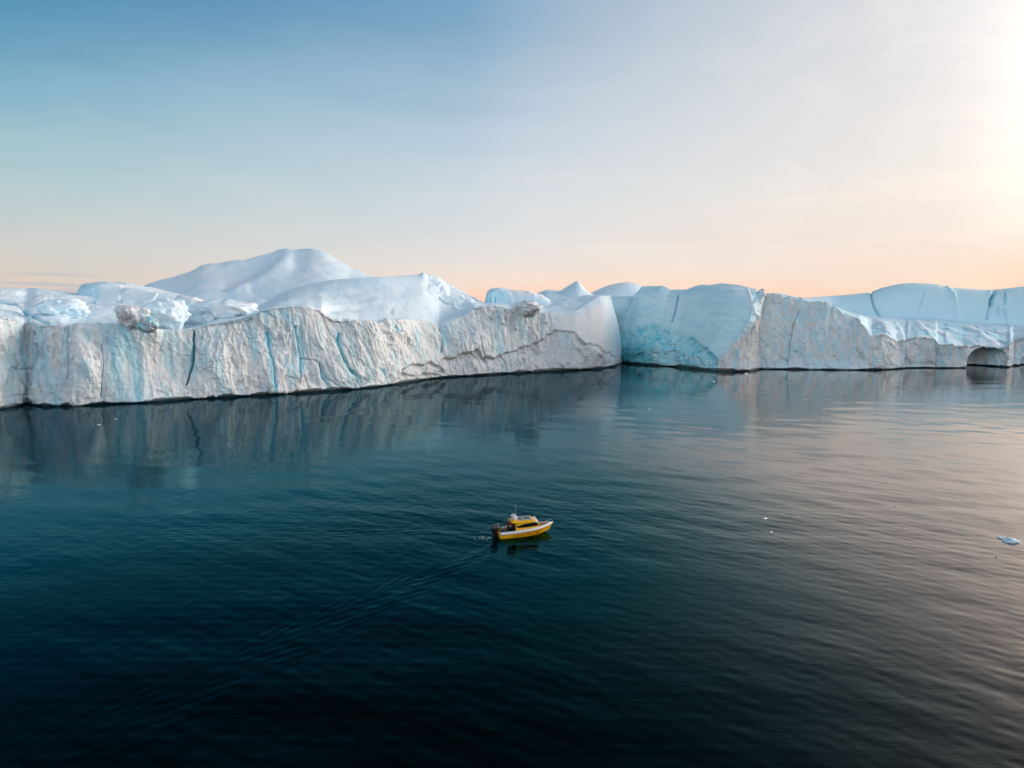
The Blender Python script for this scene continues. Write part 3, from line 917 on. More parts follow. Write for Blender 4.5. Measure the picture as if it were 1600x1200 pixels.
    ridges = [([(1352, 496), (1370, 500), (1384, 512), (1400, 522), (1415, 533)], 3.0, 1.7), ([(1398, 497), (1402, 510), (1410, 525)], 2.4, 1.2), ([(1430, 500), (1444, 514), (1458, 528)], 2.4, 1.0), ([(1490, 503), (1510, 512), (1530, 520), (1545, 532), (1556, 541)], 3.0, 2.2),
              ([(1376, 497), (1392, 512)], 2.0, 0.9), ([(1540, 510), (1575, 512), (1610, 510)], 2.0, 1.1), ([(1560, 503), (1600, 506)], 2, .9), ([(1478, 515), (1479, 535)], 2.2, .8), ([(1420, 500), (1418, 530)], 2, .9)]
    RG = np.zeros(px.shape)
    for pts, w_, a_ in ridges:
        g = np.exp(-(dpoly(px + 2.5 * perlin(S, (3, 6, 3), 66), py, pts) / (w_ * 1.3)) ** 1.6)
        D += sh * a_ * 0.38 * g
        RG = np.maximum(RG, g * sh)
    D += sh * (0.55 * perlin(S, (9, 22, 9), 51) + 0.3 * facets(S, (7, 14, 7), 52) + 0.2 * fbm(S, (3, 5, 3), 3, 53))
    c = np.zeros(V.shape) + np.array([0.78, 0.83, 0.82])
    c = mixc(c, C_DIRT, 0.65 * sstep(-.1, .5, fbm(S, (7, 7, 14), 4, 54) + 0.45 * sstep(1365, 1400, px) - .1))
    c = mixc(c, np.array([.46, .76, .84]), 0.62 * sstep(-0.15, .50, fbm(S, (1.7, 1.7, 16), 4, 55) + .25 * sstep(1365, 1300, px) - .3 * sstep(1230, 1195, px)))
    c = mixc(c, np.array([0.72, 0.68, 0.62]), 0.6 * sstep(.1, .5, fbm(S, (2, 2, 14), 3, 56)))
    c = mixc(c, C_BLUE * .8, .7 * np.exp(-(dpoly(px, py, [(1470, 545), (1474, 574)]) / 5) ** 2) + .5 * np.exp(-(dpoly(px, py, [(1555, 550), (1556, 572)]) / 12) ** 2))
    c = mixc(c, C_PALE, .7 * sstep(556, 574, py) * sstep(1345, 1320, px))
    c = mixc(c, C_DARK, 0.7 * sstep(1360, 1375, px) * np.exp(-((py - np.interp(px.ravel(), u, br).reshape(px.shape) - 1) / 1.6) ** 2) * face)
    c = mixc(c, C_DIRT * .7, 0.45 * sstep(1372, 1390, px) * face * sstep(.2, -.4, fbm(S, (6, 6, 5), 3, 57)))
    c = mixc(c, np.array([.40, .47, .50]), .7 * arch * sstep(1552, 1512, px))  # shade inside the cave painted in, darkest at its left
    sn = sstep(5.02, 5.2, tt + .05 * perlin(S, (2, 2, 2), 58))
    cs_ = mixc(np.zeros(V.shape) + C_PALE * .97, np.array([.50, .85, .95]), .85 * sstep(-.1, .5, fbm(S, (6, 20, 8), 3, 59)))
    cs_ = mixc(cs_, C_SNOWW, 0.6 * sstep(.55, 1.0, RG))
    c = c * (1 - sn[..., None]) + cs_ * sn[..., None]
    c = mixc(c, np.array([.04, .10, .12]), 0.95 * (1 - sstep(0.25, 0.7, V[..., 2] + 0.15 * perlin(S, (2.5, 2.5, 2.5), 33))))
    N = gnormal(V)
    V2 = V + N * D[..., None]
    back_dir = V[..., :2] / np.linalg.norm(V[..., :2], axis=-1, keepdims=True)
    V2[..., :2] += back_dir * rec[..., None] * (tt < 5.0)[..., None]
    root = berg_root('iceberg', 'grey brown iceberg on the right sinking to a low cliff with a dark arched cave')
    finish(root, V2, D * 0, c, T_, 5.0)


def hill_berg(name, label, u, sil, base_py, Yf, Yr, prof, seed, colf, disp, rows=(60, 10), cat='iceberg', mat=None, extra=None):
    """an iceberg further off: front foot, slope up to the skyline, back down to the sea"""
    s = soft(cv(u, sil), 5)
    ss = soft(s, 14)
    Yf_ = Yf if np.isscalar(Yf) else soft(cv(u, Yf), 20)
    Yr_ = Yr if np.isscalar(Yr) else soft(cv(u, Yr), 20)
    foot = at(u, base_py, Yf_ + 0 * u); f0 = foot.copy(); f0[:, 2] = -3
    C = [f0, foot]
    for fr, yk in prof:                       # fraction of the height seen, fraction of the depth
        C.append(at(u, base_py + (ss * (1 - fr ** 3) + s * fr ** 3 - base_py) * fr, Yf_ + (Yr_ - Yf_) * yk))
    C.append(at(u, s, Yr_ + 0 * u))
    dirv = C[-1][:, :2] / np.linalg.norm(C[-1][:, :2], axis=1)[:, None]
    b = C[-1].copy(); b[:, :2] += dirv * 40; b[:, 2] = b[:, 2] * 0.75; C.append(b)
    b = C[-1].copy(); b[:, :2] += dirv * 25; b[:, 2] = -3; C.append(b)
    C = np.array(C)
    k = len(C)
    segs = [3] + [rows[0] // (k - 4)] * (k - 4) + [rows[1], 5]
    V, T_ = profile(C, segs, {1, k - 3, k - 2})
    px, py = project(V)
    tt = T_[:, None] * np.ones(px.shape)
    top_t = k - 3
    m = sstep(1.0, 1.4, tt) * (1 - sstep(top_t - .02, top_t + .02, tt) * .7)
    edge = np.minimum(sstep(0, 1, (px - u[0]) / 12), sstep(0, 1, (u[-1] - px) / 12))
    D = disp(V, px, py, tt) * m
    c = colf(V, px, py, tt)
    N = gnormal(V)
    V = V + N * D[..., None]
    me = np_mesh(name, V, grid_faces(V.shape[0], V.shape[1], 0, V.shape[0] - 1), rgba(c.reshape(-1, 3)).reshape(-1, 4))
    root = empty(name)
    tag(root, label, cat, 'icebergs rising behind the ice wall')
    link('snow_slope', me, mat or SNOW, root)
    return root


def far_bergs():
    def snowcol(V, px, py, tt):
        c = mixc(np.zeros(V.shape) + C_SNOW, C_PALE, .8 * sstep(-.1, .6, fbm(V, (30, 30, 18), 3, 61)))
        return mixc(c, C_SNOWW, .5 * sstep(0, .6, fbm(V, (22, 22, 15), 3, 62)))

    def big(V, px, py, tt):
        D = 1.2 * perlin(V, (50, 50, 40), 63) + 0.5 * fbm(V, (16, 16, 12), 4, 64)
        # the long fold that runs down left of the summit, and a second to the left
        D += 2.2 * np.exp(-(dpoly(px, py, [(458, 384), (446, 408), (420, 428), (395, 440), (370, 448)]) / 13) ** 2) * sstep(385, 412, py)
        D -= 2.6 * np.exp(-(dpoly(px, py, [(425, 405), (390, 432), (355, 446)]) / 9) ** 2)
        D += 1.0 * np.exp(-(dpoly(px, py, [(375, 412), (345, 420), (320, 420)]) / 8) ** 2)
        D -= 1.2 * np.exp(-(dpoly(px, py, [(395, 455), (430, 470)]) / 6) ** 2)
        return D
    hill_berg('iceberg', 'tallest smooth white snow dome on the skyline left of centre', np.arange(190, 700, 1.5),
              [(190, 462), (215, 449), (235, 441), (270, 433), (300, 423), (312, 416), (325, 414), (350, 411.5), (375, 408), (400, 401), (420, 395), (434, 391), (448, 388.5), (460, 390.5), (472, 389.5), (486, 389), (500, 392.5), (512, 397),
               (524, 403), (550, 418), (575, 429), (600, 438), (650, 452), (700, 470)], 500, 300, [(190, 350), (450, 375), (700, 350)],
              [(.18, .1), (.45, .35), (.75, .7)], 1, snowcol, big, rows=(100, 12))

    def tab(V, px, py, tt):
        return 0.8 * perlin(V, (16, 16, 12), 71) + 0.4 * facets(V, (9, 9, 12), 72)

    def tabcol(V, px, py, tt):
        c = snowcol(V, px, py, tt)
        return mixc(c, C_BLUE * 1.1, .6 * sstep(160, 150, px) * sstep(441, 446, py))  # shade of the left end painted in as blue
    hill_berg('iceberg', 'flat topped white ice block on the skyline with a blue shaded left end', np.arange(116, 330, 1.2),
              [(116, 463), (120, 458), (124, 446), (132, 442), (152, 440), (160, 439.5), (190, 442), (215, 446), (250, 452), (280, 459), (305, 466), (330, 474)], 480, 262, 290,
              [(.35, .1), (.8, .35)], 2, tabcol, tab, rows=(50, 8))

    def t2(V, px, py, tt):
        D = 0.5 * perlin(V, (12, 12, 14), 73) + 0.35 * (1 - 2 * abs(perlin(V, (4, 4, 30), 74)))
        for x in (765.5, 773.5):
            D -= 1.0 * np.exp(-(dpoly(px, py, [(x, 464), (x, 472)]) / .9) ** 2)
        return D

    def t2col(V, px, py, tt):
        c = np.zeros(V.shape) + C_PALE
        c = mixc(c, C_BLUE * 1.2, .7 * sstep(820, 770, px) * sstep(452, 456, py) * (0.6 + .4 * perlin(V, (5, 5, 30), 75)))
        c = mixc(c, C_SNOWW, .8 * sstep(787, 800, px) * sstep(470, 458, py))
        for x in (765.5, 773.5):
            c = mixc(c, C_TEAL, .8 * np.exp(-(dpoly(px, py, [(x, 464), (x, 472)]) / .9) ** 2))
        return c
    hill_berg('iceberg', 'small table iceberg with upright pale blue side beside the orange gap in the skyline', np.arange(758, 872, 0.8),
              [(758, 480), (759, 468), (761, 458), (765, 453), (770, 450.5), (785, 450.5), (800, 453), (820, 455), (832, 456), (846, 460), (858, 468), (872, 480)], 496, 300, 318,
              [(.5, .12), (.9, .35)], 3, t2col, t2, rows=(50, 8))

    def pk(V, px, py, tt):
        return .9 * perlin(V, (14, 14, 12), 76) + .9 * np.exp(-dpoly(px, py, [(900, 440), (909, 452), (922, 465)]) / 5) - .9 * np.exp(-(dpoly(px, py, [(880, 455), (890, 462)]) / 8) ** 2)
    hill_berg('iceberg', 'pointed pale blue snow peak on the skyline above the middle of the ice wall', np.arange(815, 948, 1.0),
              [(815, 478), (828, 464), (842, 456), (855, 451.5), (862, 452), (873, 452.5), (882, 448), (892, 444), (900, 440.5), (906, 443), (912, 449), (918, 455), (930, 461), (948, 468)], 494, 330, 350,
              [(.4, .2), (.8, .55)], 4, lambda V, a, b, t: mixc(snowcol(V, a, b, t), C_PALE * .93, .6 + 0 * a), pk, rows=(50, 8))
    hill_berg('iceberg', 'rounded snow hump on the skyline just left of the smooth blue iceberg', np.arange(905, 1080, 1.2),
              [(905, 468), (920, 458), (930, 453), (945, 447), (960, 443), (970, 441), (982, 440.5), (993, 442.5), (1001, 446.5), (1012, 450), (1040, 455), (1080, 470)], 490, 345, 372,
              [(.3, .15), (.7, .5)], 5, snowcol, lambda V, a, b, t: .9 * perlin(V, (20, 20, 15), 77), rows=(40, 8))

    def wall(V, px, py, tt):
        D = .8 * perlin(V, (30, 30, 30), 78) + .12 * perlin(V, (7, 7, 5), 79)
        for pts, w_, dp in WC:
            D -= dp * np.exp(-(dpoly(px, py, pts) / w_) ** 2)
        D += 1.2 * np.exp(-dpoly(px, py, [(1478, 450), (1490, 460), (1493, 475), (1494, 496)]) / 3)
        D += facets(V, (6, 6, 14), 80) * .5 * sstep(1535, 1548, px) * sstep(1600, 1575, px)
        return D
    WC = [([(1360, 456), (1363, 468), (1366, 480), (1375, 495)], 1.4, 1.8), ([(1445, 455), (1441, 470), (1437, 480)], 1.4, .6), ([(1553, 456), (1550, 464), (1549, 475)], 2.4, 3.0), ([(1549, 475), (1545, 485), (1542, 498)], 1.8, 1.0),
          ([(1559, 480), (1562, 492)], 1.2, 0.8), ([(1570, 455), (1571, 470)], 1.1, 1.0)]

    def wallcol(V, px, py, tt):
        c = np.zeros(V.shape) + np.array([0.62, 0.88, 0.94])
        c = mixc(c, C_PALE, .6 * sstep(-.2, .5, fbm(V, (30, 30, 20), 3, 81)))
        c = mixc(c, C_PALE, .8 * sstep(1350, 1290, px))
        for pts, w_, dp in WC:
            c = mixc(c, np.array([.26, .55, .68]), min(.9, dp * .5) * np.exp(-(dpoly(px, py, pts) / (w_ * .9)) ** 2))
        return mixc(c, C_SNOWW, .7 * np.exp(-(dpoly(px, py, [(1360, 456), (1362, 468), (1364, 480)]) / 1.2) ** 2))
    hill_berg('iceberg', 'long pale blue ice ridge with dark vertical cracks along the right skyline', np.arange(1225, 1760, 1.1),
              [(1225, 470), (1262, 465.5), (1300, 463), (1330, 459.5), (1358, 456.5), (1362, 455), (1378, 449), (1395, 445), (1412, 442.5), (1430, 442), (1450, 443), (1468, 445), (1476, 449), (1482, 451), (1510, 452), (1540, 453), (1560, 451.5), (1580, 449), (1600, 447), (1680, 440), (1760, 450)],
              [516][0], [(1225, 335), (1300, 350), (1760, 345)], [(1225, 345), (1300, 362), (1760, 358)], [(.15, .02), (.7, .25), (.93, .6)], 6, wallcol, wall, rows=(90, 10), mat=SNOW)


left_berg()
blue_berg()
right_berg()
far_bergs()


# ------------------------------------------------------------------ loose blocks and floating bits
def ice_block(name, label, cat, cpos, rad, seed, cols, rot=0.0, group=None, sub=5, fac=0.35, flat_bottom=None, mat=ICE):
    bm = bmesh.new()
    bmesh.ops.create_icosphere(bm, subdivisions=sub, radius=1)
    me = bpy.data.meshes.new(name)
    bm.to_mesh(me); bm.free()
    n = len(me.vertices)
    co = np.empty(n * 3); me.vertices.foreach_get('co', co); co = co.reshape(-1, 3)
    rad = np.array(rad, float)
    s = seed * 3.1
    r = 1 + fac * facets(co + s, (.8, .8, .8), 90) * .6 + .28 * fbm(co + s, (.9, .9, .9), 4, 91)
    P = co * r[:, None] * rad
    if flat_bottom is not None:
        P[:, 2] = np.maximum(P[:, 2], flat_bottom)
    cr, sr = math.cos(rot), math.sin(rot)
    P = np.stack([P[:, 0] * cr - P[:, 1] * sr, P[:, 0] * sr + P[:, 1] * cr, P[:, 2]], -1)
    me.vertices.foreach_set('co', P.ravel())
    a = me.color_attributes.new('tint', 'FLOAT_COLOR', 'POINT')
    f = sstep(-.3, .4, fbm(co * 1.0 + s, (.8, .8, .5), 4, 92))
    c = mixc(np.zeros((n, 3)) + np.array(cols[0]), np.array(cols[1]), f)
    a.data.foreach_set('color', rgba(c).ravel())
    me.polygons.foreach_set('use_smooth', np.full(len(me.polygons), True))
    me.update()
    o = link(name, me, mat)
    o.location = cpos
    return tag(o, label, cat, group)


def on_plateau(px, py, Y):
    return Vector(tuple(float(x) for x in at(px, py, Y)))


ice_block('ice_boulder', 'brown stained ice boulder standing on the cliff edge of the long left iceberg', 'ice boulder', on_plateau(209, 497, 186), (3.7, 3.5, 3.7), 1, (C_DIRT, C_GREY), group='blocks lying on the left plateau', fac=.2)
ice_block('ice_boulder', 'small grey blue ice lump against the foot of the brown boulder', 'ice boulder', on_plateau(232, 507, 182), (2.3, 2.0, 1.9), 2, (C_DIRT * .8, C_BLUE), group='blocks lying on the left plateau')
ice_block('ice_boulder', 'large rounded white ice boulder right of the brown one on the plateau', 'ice boulder', on_plateau(258, 494, 196), (5.6, 5.0, 4.6), 3, (C_SNOW, C_PALE), group='blocks lying on the left plateau', fac=.15, mat=SNOW)
ice_block('ice_boulder', 'white angular ice heap left of the tall snow dome on the plateau', 'ice boulder', on_plateau(312, 492, 215), (10.0, 8.0, 4.6), 4, (C_SNOWW, C_PALE), group='blocks lying on the left plateau', fac=.3, mat=SNOW)
ice_block('ice_boulder', 'pale ice hummock ending the plateau beside the smooth snow hill', 'ice boulder', on_plateau(355, 490, 212), (9.0, 8.0, 3.8), 5, (C_SNOWW, C_SNOW), group='blocks lying on the left plateau', fac=.3, mat=SNOW)
ice_block('ice_boulder', 'low snow hummock on the plateau left of the brown boulder', 'ice boulder', on_plateau(100, 484, 205), (6.5, 6.0, 3.2), 6, (C_SNOW, C_PALE), group='blocks lying on the left plateau', fac=.25, mat=SNOW)
ice_block('ice_boulder', 'grey dirty ice crag perched on the cliff top above the middle of the wall', 'ice boulder', on_plateau(824, 481, 262), (5.0, 4.0, 2.6), 7, (C_DIRT, C_GREY), group='blocks lying on the left plateau', fac=.4)
ice_block('ice_boulder', 'tiny leaning ice knob on the skyline at the right end of the blue iceberg', 'ice boulder', on_plateau(1189, 458, 284), (1.5, 1.3, 1.3), 8, (C_DIRT, C_PALE), group='blocks lying on the left plateau', sub=4)

flo = ground(1580, 846)
ice_block('ice_floe', 'largest pale blue ice floe drifting near the right edge of the water', 'ice floe', (flo.x, flo.y, 0.05), (0.82, 0.66, 0.26), 11, (C_SNOW, C_BLUE), group='ice pieces floating on the sea', sub=4, fac=.2)
flo = ground(1567, 841)
ice_block('ice_floe', 'flat grey ice piece touching the left side of the large floe', 'ice floe', (flo.x, flo.y, 0.0), (0.48, 0.5, 0.12), 12, (C_GREY, C_BLUE), group='ice pieces floating on the sea', sub=3, fac=.2)
bits = [(1557, 871, .16, 'small dark ice crumb floating just below the large pale floe', C_DARK), (1484, 814, .14, 'small dark ice crumb floating up and left of the large floe', C_DARK),
        (1399, 791, .16, 'white ice crumb floating in the warm reflection right of centre', C_SNOWW), (1322, 793, .12, 'white ice crumb left of the other crumb in the warm reflection', C_SNOWW),
        (1195, 811, .30, 'thin white ice sliver floating right of the yellow boat', C_SNOWW), (1205, 832, .20, 'white ice crumb just below the thin sliver right of the boat', C_SNOWW),
        (1166, 584, .75, 'small white ice piece floating under the brown shoulder of the blue iceberg', C_SNOWW), (1115, 596, .40, 'white ice crumb floating in the teal reflection of the blue iceberg', C_SNOWW),
        (154, 664, .34, 'white ice crumb floating under the left iceberg cliff', C_SNOWW), (181, 655, .22, 'tiny ice crumb beside a larger one under the left iceberg cliff', C_SNOWW),
        (1015, 640, .25, 'tiny ice crumb at the lower rim of the teal reflection', C_SNOWW)]
for k, (bx_, by_, r_, lab, c_) in enumerate(bits):
    p = ground(bx_, by_)
    ice_block('ice_crumb', lab, 'ice crumb', (p.x, p.y, 0.02), (r_ * 1.05, r_ * .7, r_ * .4), 20 + k, (c_, c_ * .9), rot=.4, group='ice pieces floating on the sea', sub=3, fac=.3)

# ------------------------------------------------------------------ the yellow boat
M_YEL = plain('yellow_gelcoat', (0.92, 0.50, 0.008), 0.32, coat=0.3, vary=0.05)
M_YEL2 = plain('yellow_deck_paint', (0.62, 0.36, 0.02), 0.55, vary=0.12)
M_WHT = plain('white_gelcoat', (0.78, 0.77, 0.76), 0.35, coat=0.2, vary=0.04)
M_CREAM = plain('cream_gelcoat', (0.80, 0.66, 0.45), 0.35, coat=0.2, vary=0.05)
M_RED = plain('dark_red_rubber', (0.10, 0.012, 0.010), 0.5)
M_LET = plain('red_lettering', (0.50, 0.05, 0.008), 0.45, vary=0.02)
M_BLK = plain('black_cowling', (0.012, 0.013, 0.017), 0.28, coat=0.5, vary=0.02)
M_GRY = plain('grey_metal', (0.10, 0.12, 0.15), 0.45, metal=0.5)
M_STEEL = plain('stainless_tube', (0.62, 0.64, 0.66), 0.25, metal=1.0)
M_GLASS = plain('dark_window_glass', (0.004, 0.006, 0.012), 0.08, spec=0.25, vary=0.0)
M_HATCH = plain('smoked_hatch', (0.015, 0.04, 0.07), 0.15, spec=0.3, vary=0.02)
M_ROPE = plain('worn_rope', (0.36, 0.25, 0.07), 0.85, vary=0.15)
M_CAN = plain('white_canister_plastic', (0.84, 0.83, 0.85), 0.4, vary=0.05)
M_BLU = plain('blue_plastic', (0.03, 0.06, 0.22), 0.5)
M_DARK = plain('dark_interior', (0.02, 0.02, 0.022), 0.6)


def bm_obj(name, bm, mat, parent, smooth=True, bevel=0.0):
    if bevel:
        bmesh.ops.bevel(bm, geom=[e for e in bm.edges if e.is_manifold and e.calc_face_angle(0) > 0.5], offset=bevel, segments=2, affect='EDGES', profile=0.6)
    bmesh.ops.recalc_face_normals(bm, faces=bm.faces)
    me = bpy.data.meshes.new(name)
    bm.to_mesh(me); bm.free()
    me.polygons.foreach_set('use_smooth', np.full(len(me.polygons), smooth))
    if smooth:
        me.set_sharp_from_angle(angle=math.radians(38))
    return link(name, me, mat, parent)


def box(bm, x0, x1, y0, y1, z0, z1):
    v = [bm.verts.new(p) for p in ((x0, y0, z0), (x1, y0, z0), (x1, y1, z0), (x0, y1, z0), (x0, y0, z1), (x1, y0, z1), (x1, y1, z1), (x0, y1, z1))]
    for f in ((0, 3, 2, 1), (4, 5, 6, 7), (0, 1, 5, 4), (1, 2, 6, 5), (2, 3, 7, 6), (3, 0, 4, 7)):
        bm.faces.new([v[i] for i in f])
    return v


def hexa(bm, pts):
    v = [bm.verts.new(p) for p in pts]
    for f in ((0, 3, 2, 1), (4, 5, 6, 7), (0, 1, 5, 4), (1, 2, 6, 5), (2, 3, 7, 6), (3, 0, 4, 7)):
        bm.faces.new([v[i] for i in f])


def tube(bm, pts, r, n=8, cap=True):
    pts = [Vector(p) for p in pts]
    rings = []
    for i, p in enumerate(pts):
        t = (pts[min(i + 1, len(pts) - 1)] - pts[max(i - 1, 0)]).normalized()
        a = t.cross(Vector((0, 0, 1)))
        if a.length < 0.05: a = t.cross(Vector((0, 1, 0)))
        a.normalize(); b = t.cross(a)
        rr = r[i] if hasattr(r, '__len__') else r
        rings.append([bm.verts.new(p + (a * math.cos(2 * math.pi * k / n) + b * math.sin(2 * math.pi * k / n)) * rr) for k in range(n)])
    for A_, B_ in zip(rings[:-1], rings[1:]):
        for k in range(n):
            bm.faces.new((A_[k], A_[(k + 1) % n], B_[(k + 1) % n], B_[k]))
    if cap:
        bm.faces.new(rings[0]); bm.faces.new(rings[-1][::-1])


def loft(bm, rings, closed=False):
    R = [[bm.verts.new(p) for p in r] for r in rings]
    for A_, B_ in zip(R[:-1], R[1:]):
        n = len(A_)
        for k in range(n if closed else n - 1):
            q = (A_[k], A_[(k + 1) % n], B_[(k + 1) % n], B_[k])
            try: bm.faces.new(q)
            except ValueError: pass
    return R


def bs(s): return (1.12 + 0.10 * min(s / .4, 1)) if s < .4 else max(1.22 * (1 - ((s - .4) / .6) ** 2.5), 0.0)
def zs(s): return 0.74 + 0.42 * s ** 1.8
def xs(s): return -3.3 + 6.75 * s


def hull_side(s, t, side):
    """t 0 at the rub line, 1 at the chine"""
    b = bs(s)
    zr = zs(s) - 0.24
    zc = -0.06 + 0.24 * max(0, s - .45) ** 2 / .3
    zc = min(zc, zr - .10)
    bc = b * (0.90 - 0.22 * s)
    x = (xs(s) - 0.08 * s) * (1 - t) + (-3.3 + 6.12 * s) * t
    bulge = 0.05 * math.sin(math.pi * t) * (1 - s)
    return Vector((x, side * (b * (1 - t) + bc * t + bulge), zr * (1 - t) + zc * t))


def build_boat():
    root = empty('motor_boat', (BOAT.x, BOAT.y, 0.0), HEAD)
    root.scale = (0.95, 0.95, 0.95)
    tag(root, 'small yellow cabin motor boat with white gunwale and black outboard cruising on dark water', 'boat')
    SS = [i / 26 for i in range(27)]
    # hull
    bm = bmesh.new()
    rings = []
    for s in SS:
        kx = -3.3 + 5.9 * s; kz = -0.38 + 0.52 * max(0, s - .62) ** 2 / .15
        kz = min(kz, hull_side(s, 1, 1).z - 0.02)
        st = [hull_side(s, t, -1) for t in (0, .2, .4, .6, .8, 1)]
        pt = [hull_side(s, t, 1) for t in (1, .8, .6, .4, .2, 0)]
        rings.append(st + [Vector((kx, 0, kz))] + pt)
    R = loft(bm, rings)
    bm.faces.new(R[0])                     # transom
    bm_obj('hull', bm, M_YEL, root)
    # white gunwale band
    for side in (-1, 1):
        bm = bmesh.new()
        rings = []
        for s in SS:
            b, z = bs(s), zs(s)
            x = xs(s)
            i1, i2 = min(.09, b * .4), min(.30, b * .85)
            r = [Vector((x - .08 * s, side * b, z - .24)), Vector((x - .02 * s, side * (b - i1 * .45), z - .08)), Vector((x, side * (b - i1), z)), Vector((x - .1 * s, side * (b - i2), z + .005)),
                 Vector((x - .1 * s, side * (b - i2), z - .06))]
            rings.append(r)
        R = loft(bm, rings)
        if side == -1: pass
        bm.faces.new(R[0])
        bm_obj('gunwale', bm, M_WHT, root)
        bm = bmesh.new()
        tube(bm, [hull_side(s, 0, side) + Vector((0, side * .012, 0.0)) for s in SS], 0.032, 8)
        bm_obj('rub_strip', bm, M_RED, root)
    # transom top, low in the middle for the motor
    bm = bmesh.new(); box(bm, -3.36, -3.18, -1.02, 1.02, 0.30, 0.60)
    bm_obj('transom_board', bm, M_YEL, root, bevel=.02)
    # inner sides and floor
    bm = bmesh.new()
    rings = []
    for s in [0.02 + .93 * i / 24 for i in range(25)]:
        b = max(bs(s) - .30, .03); z = zs(s) - .02; x = xs(s) - .1 * s
        fl = 0.22 + .25 * max(0, s - .6)
        bf = max(b - .08, .02)
        rings.append([Vector((x, -b, z)), Vector((x, -bf, fl)), Vector((x, 0, fl)), Vector((x, bf, fl)), Vector((x, b, z))])
    R = loft(bm, rings)
    bm.faces.new(R[-1])
    bm_obj('deck', bm, M_YEL2, root)
    # foredeck plate with locker at the stem
    bm = bmesh.new(); hexa(bm, [(2.2, -.42, .55), (2.95, -.16, .62), (2.95, .16, .62), (2.2, .42, .55), (2.2, -.50, .84), (3.0, -.20, .93), (3.0, .20, .93), (2.2, .50, .84)])
    bm_obj('bow_locker', bm, M_YEL2, root, bevel=.02)
    bm = bmesh.new(); box(bm, 1.65, 1.95, -.5, .5, .30, .62)
    bm_obj('bench', bm, M_YEL2, root, bevel=.02)

    # cabin: a shell with openings at the back
    cab = empty('cabin'); cab.parent = root
    zb, zt = 0.60, 1.70
    xr, xf = -1.45, 1.42
    wb, wt = 0.90, 0.80
    for side in (-1, 1):
        bm = bmesh.new()
        hexa(bm, [(xr, side * wb, zb), (xf, side * (wb - .02), zb), (xf, side * (wb - .07), zb), (xr, side * (wb - .05), zb),
                  (xr - .05, side * wt, zt), (xf - .30, side * (wt - .04), zt), (xf - .30, side * (wt - .09), zt), (xr - .05, side * (wt - .05), zt)])
        bm_obj('side_panel', bm, M_YEL, cab, bevel=.012)
        # long dark window, tapering towards the stern
        def sp(x, z):
            f = (z - zb) / (zt - zb)
            return Vector((x, side * (wb + (wt - wb) * f + .006 - .03 * max(0, (x - xr) / 3)), z))
        bm = bmesh.new()
        top = [(-1.34, 1.27), (-1.0, 1.33), (-.4, 1.43), (.2, 1.50), (.8, 1.54), (1.10, 1.55)]
        bot = [(-1.36, 1.12), (-1.0, 1.06), (-.4, 1.05), (.2, 1.06), (.8, 1.09), (1.26, 1.12)]
        n = len(top)
        o_ = [bm.verts.new(sp(*p) + Vector((0, side * .012, 0))) for p in top] + [bm.verts.new(sp(*p) + Vector((0, side * .012, 0))) for p in bot[::-1]]
        f = bm.faces.new(o_)
        ext = bmesh.ops.extrude_face_region(bm, geom=[f])
        for v in ext['geom']:
            if isinstance(v, bmesh.types.BMVert): v.co.y -= side * .03
        bm_obj('side_window', bm, M_GLASS, cab, smooth=False)
    # front: sloping windscreen with pillars
    bm = bmesh.new()
    hexa(bm, [(xf, -.86, zb), (xf, .86, zb), (xf - .05, .86, zb), (xf - .05, -.86, zb), (xf + .02, -.85, 1.08), (xf + .02, .85, 1.08), (xf - .05, .85, 1.08), (xf - .05, -.85, 1.08)])
    bm_obj('front_panel', bm, M_YEL, cab, bevel=.01)
    for y0, y1 in ((-.74, -.03), (.03, .74)):
        bm = bmesh.new()
        hexa(bm, [(xf + .01, y0, 1.10), (xf + .01, y1, 1.10), (xf - .03, y1, 1.10), (xf - .03, y0, 1.10), (xf - .31, y0 * .95, zt - .03), (xf - .31, y1 * .95, zt - .03), (xf - .35, y1 * .95, zt - .03), (xf - .35, y0 * .95, zt - .03)])
        bm_obj('windscreen', bm, M_GLASS, cab, smooth=False)
    for y in (-.80, 0, .80):
        bm = bmesh.new(); tube(bm, [(xf + .0, y, 1.06), (xf - .31, y * .95, zt)], .035, 6)
        bm_obj('pillar', bm, M_CREAM, cab)
    bm = bmesh.new(); box(bm, xr + .05, xr + .12, -.84, -.30, .25, 1.66); box(bm, xr + .05, xr + .12, .32, .84, .25, 1.66)
    bm_obj('rear_bulkhead', bm, M_DARK, cab)
    bm = bmesh.new(); box(bm, xr + .14, 1.2, -.8, .8, .24, .62)
    bm_obj('helm_seat', bm, M_DARK, cab)

    bm = bmesh.new(); box(bm, -1.95, -1.42, .35, .85, .24, .78); bm_obj('cockpit_locker', bm, M_DARK, root, bevel=.02)
    bm = bmesh.new(); box(bm, -3.1, -1.5, -.80, .80, .226, .24); bm_obj('rubber_mat', bm, M_DARK, root)

    # roof: crowned slab with drooping edge, longer aft as a visor
    def roofring(x, w, zc, drop, th):
        pts = []
        for k in range(13):
            a = -1 + 2 * k / 12
            y = w * a
            z = zc + .07 * (1 - a * a) - drop * abs(a) ** 8
            pts.append(Vector((x, y, z)))
        low = [Vector((p.x, p.y * .985, p.z - th)) for p in pts[::-1]]
        return pts + low
    bm = bmesh.new()
    R = loft(bm, [roofring(-1.98, .66, 1.80, .02, .04), roofring(-1.9, .78, 1.80, .05, .06), roofring(-1.5, .87, 1.78, .10, .10), roofring(-.6, .90, 1.77, .12, .12), roofring(.4, .89, 1.76, .12, .12),
                  roofring(.8, .88, 1.75, .11, .12)], closed=True)
    bm.faces.new(R[0]); bm.faces.new(R[-1])
    roof = bm_obj('roof', bm, M_YEL, root)
    bm = bmesh.new()
